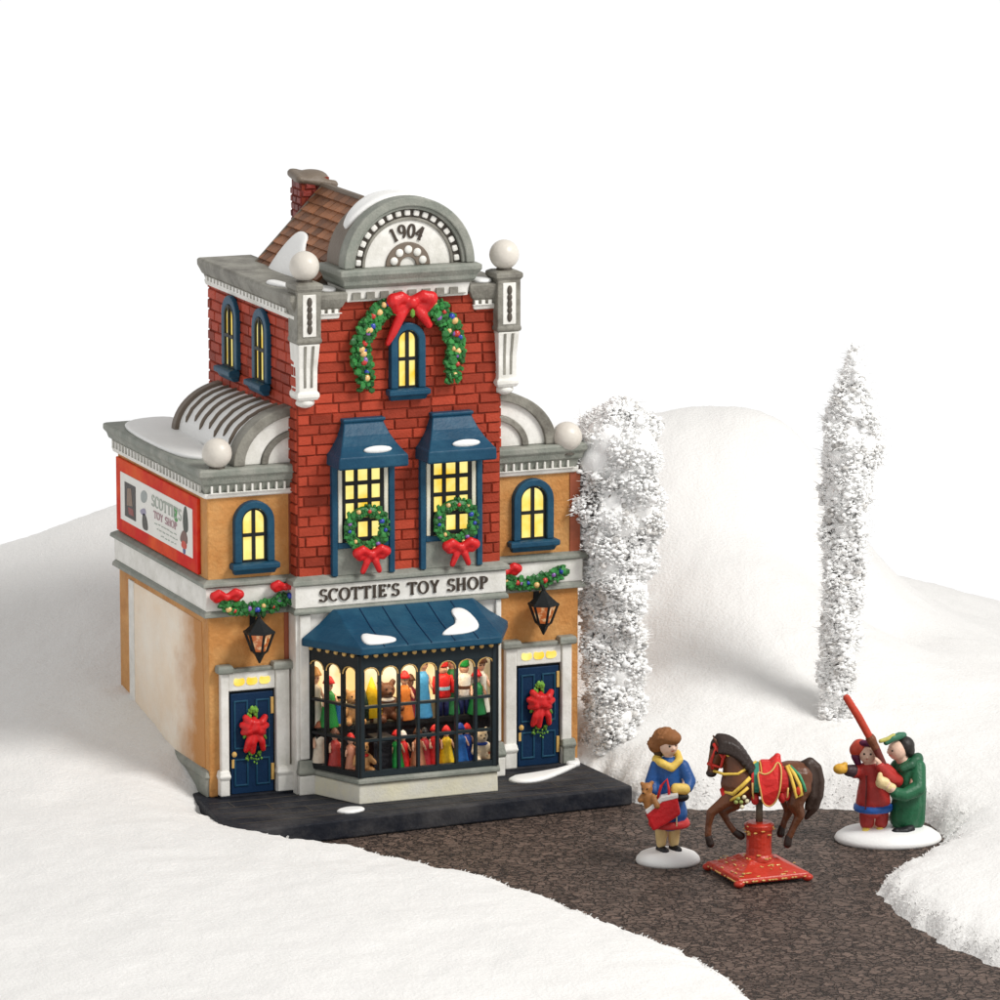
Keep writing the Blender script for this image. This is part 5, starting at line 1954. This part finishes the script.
b = MB()
b.tube([q(752, 781, -.182), q(752.5, 792, -.175), q(754, 801, -.155)], .010, 6)
b.tube([q(787.5, 786, -.182), q(787, 795, -.17), q(785, 800, -.15)], .010, 6)
b.build('blanket_piping', M['gold'], horse, smooth=True)
# straps, rosettes
YL = P(0.74, 0.50, 0.08)
def strap(pts, r, m, name='strap'):
    b = MB()
    b.tube(pts, r, 7)
    return b.build(name, m, horse, smooth=True)
strap([q(714, 772, -.05), q(724, 774, -.11), q(738, 773, -.135), q(750, 766, -.10), q(756, 764, .0)], .014, YL, 'rein')
strap([q(750, 776, -.165), q(742, 784, -.175), q(733, 793, -.155), q(726, 793, -.09), q(724, 792, .0)], .02, YL, 'breast_strap')
strap([q(748, 786, -.17), q(738, 795, -.165), q(730, 800, -.135)], .017, YL, 'breast_strap')
strap([q(723, 790, -.05), q(725, 797, -.09), q(729, 801, -.12)], .03, RED, 'breast_band')
strap([q(786, 766, -.10), q(790, 774, -.165), q(793, 784, -.185), q(796, 796, -.185), q(801, 793, -.185), q(799, 783, -.185), q(794, 773, -.165), q(788, 765.5, -.09)], .017, YL, 'crupper_strap')
strap([q(790, 766, -.10), q(799, 774, -.165), q(803, 783, -.180), q(805, 790, -.175)], .014, P(0.05, 0.3, 0.15), 'crupper_strap')
strap([q(713, 744, -.05), q(719, 751, -.095), q(724, 757, -.095), q(728, 744, -.07)], .018, P(.5, .03, .02), 'bridle')
strap([q(708, 765, -.03), q(714, 766, -.072), q(721, 768, -.07), q(723, 758, -.09), q(716, 748, -.085), q(711, 762, -.06), q(713, 770, -.062)], .016, P(.5, .03, .02), 'bridle')
b = MB()
b.ball(q(728, 754, -.105), .022, 10, 8)
b.build('rosette', YL, horse, smooth=True)
for i, (x, y) in enumerate(((738, 797), (744, 796), (741, 801), (747, 800), (736, 801), (742, 806))):
    b = MB()
    b.ball(q(x, y, -.165), .022, 8, 6)
    b.build('painted_flower', P(.72, .66, .45) if i % 2 else P(.3, .35, .1), horse, smooth=True)
b = MB()
b.ball(q(798, 789, -.185), (.03, .02, .045), 12, 8)
b.build('rosette', P(.6, .05, .02), horse, smooth=True)
for d in (-1, 1):
    b = MB()
    b.ball(q(716, 752.5, d * .083), .018, 10, 8)
    b.build('eye', P(.01, .008, .006), horse, smooth=True)
b = MB()
b.ball(q(709.5, 772, -.035), .009, 6, 5)
b.ball(q(709.5, 772, .035), .009, 6, 5)
b.build('nostril', DRK, horse)
# pole and pedestal
b = MB()
b.tube([q(760, 803), q(760, 829)], .034, 12)
b.build('pole', P(0.12, 0.09, 0.06), horse, smooth=True)
PED = P(0.46, 0.035, 0.018, .3, .35)
b = MB()
b.lathe([(.13, 0), (.145, .02), (.14, .06), (.125, .08), (.12, .15), (.125, .30), (.14, .33), (.145, .37), (.115, .39), (.05, .395)], q(760, 866), 22)
ped = b.build('pedestal_column', PED, horse, smooth=False, bevel=.006)
rot = Matrix.Translation(Vector((.02, 0.05, 0))) @ Matrix.Rotation(YAW, 4, 'Z')
b = MB()
b.rects([(-.375, .375, -.375, .375, .03), (-.385, .385, -.385, .385, .05), (-.37, .37, -.37, .37, .085), (-.30, .30, -.30, .30, .11), (-.19, .19, -.19, .19, .165), (-.145, .145, -.145, .145, .20)])
foot = b.build('pedestal_base', PED, horse, bevel=.014, at=rot)
for sx in (-1, 1):
    for sy in (-1, 1):
        b = Blob()
        b.ell((sx * .36, sy * .36, .035), (.055, .055, .038))
        f_ = b.build('foot', PED, foot, .012, 2)
        f_.data.transform(rot)
b = MB()
for i in range(34):
    s = random.choice((0, 1))
    u = random.uniform(-.36, .36)
    dd = random.uniform(.0, .16)
    z = .088 + dd * .45
    e = .365 - dd
    p = Vector((u * (1 - dd), -e, z)) if s else Vector((-e, u * (1 - dd), z))
    b.lump(p, (random.uniform(.008, .035) if s else .01, .01 if s else random.uniform(.008, .035), .006), 1, .3)
for s in (0, 1):
    for i in range(22):
        u = -.36 + .72 * i / 21
        if random.random() < .7:
            p = Vector((u, -.387, .055)) if s else Vector((-.387, u, .055))
            b.lump(p, (.02, .007, .009) if s else (.007, .02, .009), 1, .3)
b.build('gilded_pattern', M['gold'], foot, at=rot)
b = MB()
for i in range(20):
    a = random.uniform(PI, 2 * PI)
    z = random.choice((.03, .06, .30, .34)) + random.uniform(-.02, .03)
    p = q(760, 866) + Vector((.135 * math.cos(a), .135 * math.sin(a), z))
    b.lump(p, (.022, .014, .009), 1, .3)
b.build('gilded_pattern', M['gold'], ped)

# --- the pair with the spyglass
pair_loc = (5.868, -3.401, ROAD_Z)
child = thing_local('person', 'figurine in red coat and red hat peering up a spyglass, one arm stretched out', 'person', pair_loc, -YAW)
q = frame(888, 842)
mound = thing_local('snow_mound', 'white oval snow base under the red and green coated figures', 'base', pair_loc, -YAW)
disc(mound, .53, .42, .135)
DZ = 0.0
RC = P(0.40, 0.03, 0.025)
B_ = Blob()
for x, d in ((866, -.05), (879, -.03)):
    B_.chain([(q(x, 800, d), .08), (q(x, 818, d), .07), (q(x, 828, d), .055)])
B_.chain([(q(873, 803, -.04), .13), (q(872, 780, -.04), .125), (q(870, 765, -.04), .10), (q(868, 758, -.05), .055), (q(867, 753, -.06), .055)])
hc = q(866, 750, -.07)
B_.ell(hc, (.09, .09, .098))
B_.ell(hc + Vector((-.01, -.09, -.012)), (.018, .02, .02))
B_.chain([(q(860, 768, -.04), .065), (q(851, 767, -.09), .05), (q(844, 765, -.12), .04)])
B_.chain([(q(884, 768, -.06), .065), (q(893, 777, -.10), .055), (q(886, 768, -.18), .045), (q(877, 758, -.2), .04)])
hand(B_, q(843, 765, -.12), (-1, -.2, .05), (0, -1, -.3), .062)
hand(B_, q(877, 757, -.2), (-.4, -.2, 1), (-.6, .6, 0), .055)
B_.build('body', SKIN, child, .012, 3)
face(child, hc, (-.15, -1, .12), .088)
b = Blob()
b.ell(q(837.5, 763.5, -.14), (.075, .06, .055))
b.ell(q(842, 759, -.14), (.03, .03, .03))
b.build('mitten', P(0.66, 0.36, 0.04), child, .012, 2)
b = Blob()
b.chain([(q(870, 768, -.04), .12), (q(872, 780, -.04), .145), (q(872, 792, -.04), .165), (q(872, 800, -.04), .175)])
b.chain([(q(859, 768, -.04), .075), (q(853, 768, -.08), .068)])
b.chain([(q(884, 767, -.06), .075), (q(895, 777, -.09), .072), (q(890, 774, -.15), .062), (q(880, 763, -.19), .058), (q(878, 760, -.2), .054)])
b.build('coat', RC, child, .013, 2)
b = Blob()
b.chain([(q(851, 767, -.09), .066), (q(846, 766, -.11), .06)])
b.build('cuff', P(0.05, 0.025, 0.03), child, .012, 2)
b = MB()
b.lathe([(.188, 0), (.196, .02), (.192, .05), (.16, .07)], q(872, 809, -.04), 22)
b.build('hem', P(0.02, 0.10, 0.38), child, smooth=True)
b = MB()
b.tube([q(864, 770, -.16), q(864, 785, -.19), q(863, 804, -.215)], .008, 6)
b.build('coat_seam', P(0.10, 0.01, 0.01), child)
for x, d in ((866, -.05), (880, -.03)):
    b = Blob()
    b.chain([(q(x, 806, d), .085), (q(x, 822, d), .075)])
    b.build('trouser_leg', P(0.36, 0.03, 0.025), child, .013, 2)
    b = Blob()
    b.chain([(q(x, 829.5, d), .05), (q(x - 2, 831.5, d - .07), .045)])
    b.build('shoe', P(0.72, 0.56, 0.12), child, .012, 2)
b = Blob()
b.ell(q(858, 744, -.02), (.09, .10, .085))
b.ell(q(853, 746, -.04), (.06, .075, .07))
b.build('hat', P(0.45, 0.05, 0.025), child, .013, 2)
b = Blob()
b.chain([(q(860, 738, -.08), .035), (q(868, 738, -.1), .035), (q(874, 743, -.09), .03), (q(876, 752, -.05), .03)])
b.chain([(q(853, 752, -.06), .045), (q(856, 760, -.05), .035)])
b.build('hat_brim', P(0.10, 0.012, 0.05), child, .012, 2)

adult = thing_local('person', 'figurine in long green coat with dark hair hugging the red coated one from behind', 'person', pair_loc, -YAW)
GC = P(0.012, 0.105, 0.045)
B_ = Blob()
for x, d in ((902, -.02), (913, .06)):
    B_.chain([(q(x, 806, d), .08), (q(x, 828, d), .055)])
B_.chain([(q(906, 805, .02), .13), (q(908, 780, .02), .12), (q(907, 765, .02), .10), (q(901, 757, .0), .06), (q(899, 752, -.01), .06)])
hc = q(896, 747, -.02)
B_.ell(hc, (.095, .095, .10))
B_.ell(hc + Vector((-.088, -.03, -.01)), (.02, .018, .02))
B_.chain([(q(916, 768, -.03), .07), (q(914, 785, -.16), .06), (q(896, 788, -.27), .045), (q(889, 781, -.29), .04)])
B_.chain([(q(898, 768, .08), .07), (q(890, 778, .12), .05)])
hand(B_, q(889, 780, -.28), (-1, -.1, .35), (.2, 1, .2), .07)
B_.build('body', SKIN, adult, .012, 3)
face(adult, hc, (-1, -.65, .0), .09)
b = Blob()
b.ell(q(880, 775, -.265), (.075, .055, .06))
b.ell(q(888, 780, -.275), (.06, .05, .05))
b.chain([(q(876, 771, -.28), .03), (q(877, 766, -.27), .026)])
b.build('mitten', P(0.74, 0.58, 0.30), adult, .012, 2)
b = Blob()
b.chain([(q(907, 767, .02), .125), (q(909, 785, .02), .14), (q(907, 805, .02), .16), (q(905, 818, .02), .155)])
b.chain([(q(915, 790, .05), .12), (q(915, 822, .06), .11)])
b.chain([(q(917, 765, -.02), .085), (q(917, 784, -.14), .08), (q(902, 789, -.23), .066), (q(893, 785.5, -.28), .062)])
b.chain([(q(898, 766, .06), .08), (q(890, 776, .10), .06)])
b.build('coat', GC, adult, .013, 2)
b = Blob()
b.chain([(q(918, 757, .06), .055), (q(910, 761, -.08), .05), (q(901, 764, -.11), .04)])
b.ell(q(916, 758, .04), (.075, .09, .06))
b.build('collar', P(0.015, 0.085, 0.04), adult, .013, 2)
b = Blob()
b.ell(q(904, 743, .02), (.10, .105, .095))
b.ell(q(908, 748, .02), (.065, .08, .07))
b.build('hair', P(0.018, 0.014, 0.012), adult, .013, 2)
b = Blob()
b.chain([(q(884, 737, -.10), .03), (q(891, 733, -.08), .035), (q(898, 732, -.02), .04), (q(903, 733, .05), .035)])
b.build('cap_brim', P(0.03, 0.14, 0.08), adult, .012, 2)
b = Blob()
b.chain([(q(878, 735, -.12), .022), (q(886, 733, -.1), .024), (q(892, 730, -.07), .022)])
b.build('cap_trim', P(0.45, 0.42, 0.10), adult, .011, 2)
b = Blob()
b.chain([(q(895, 830, -.16), .05), (q(904, 830, -.15), .055), (q(910, 828, -.1), .05)])
b.build('shoe', P(0.010, 0.010, 0.012), adult, .012, 2)

spy = thing_local('spyglass', 'long red and brown spyglass raised at a steep slant', 'spyglass', pair_loc, -YAW)
b = MB()
b.tube([q(841, 685, -.2), q(842, 687, -.2), q(855, 708, -.2), q(866, 728, -.2)], [.022, .036, .04, .038], 14)
b.build('tube', P(0.46, 0.045, 0.02), spy, smooth=False)
b = MB()
b.tube([q(866, 728, -.2), q(868, 731, -.2), q(871, 737, -.19), q(873, 741, -.19)], [.045, .05, .042, .042], 14)
b.build('joint_ring', P(0.16, 0.05, 0.02), spy)
b = MB()
b.tube([q(873, 741, -.19), q(881, 758, -.18)], [.04, .034], 14)
b.build('eyepiece', P(0.13, 0.02, 0.015), spy)
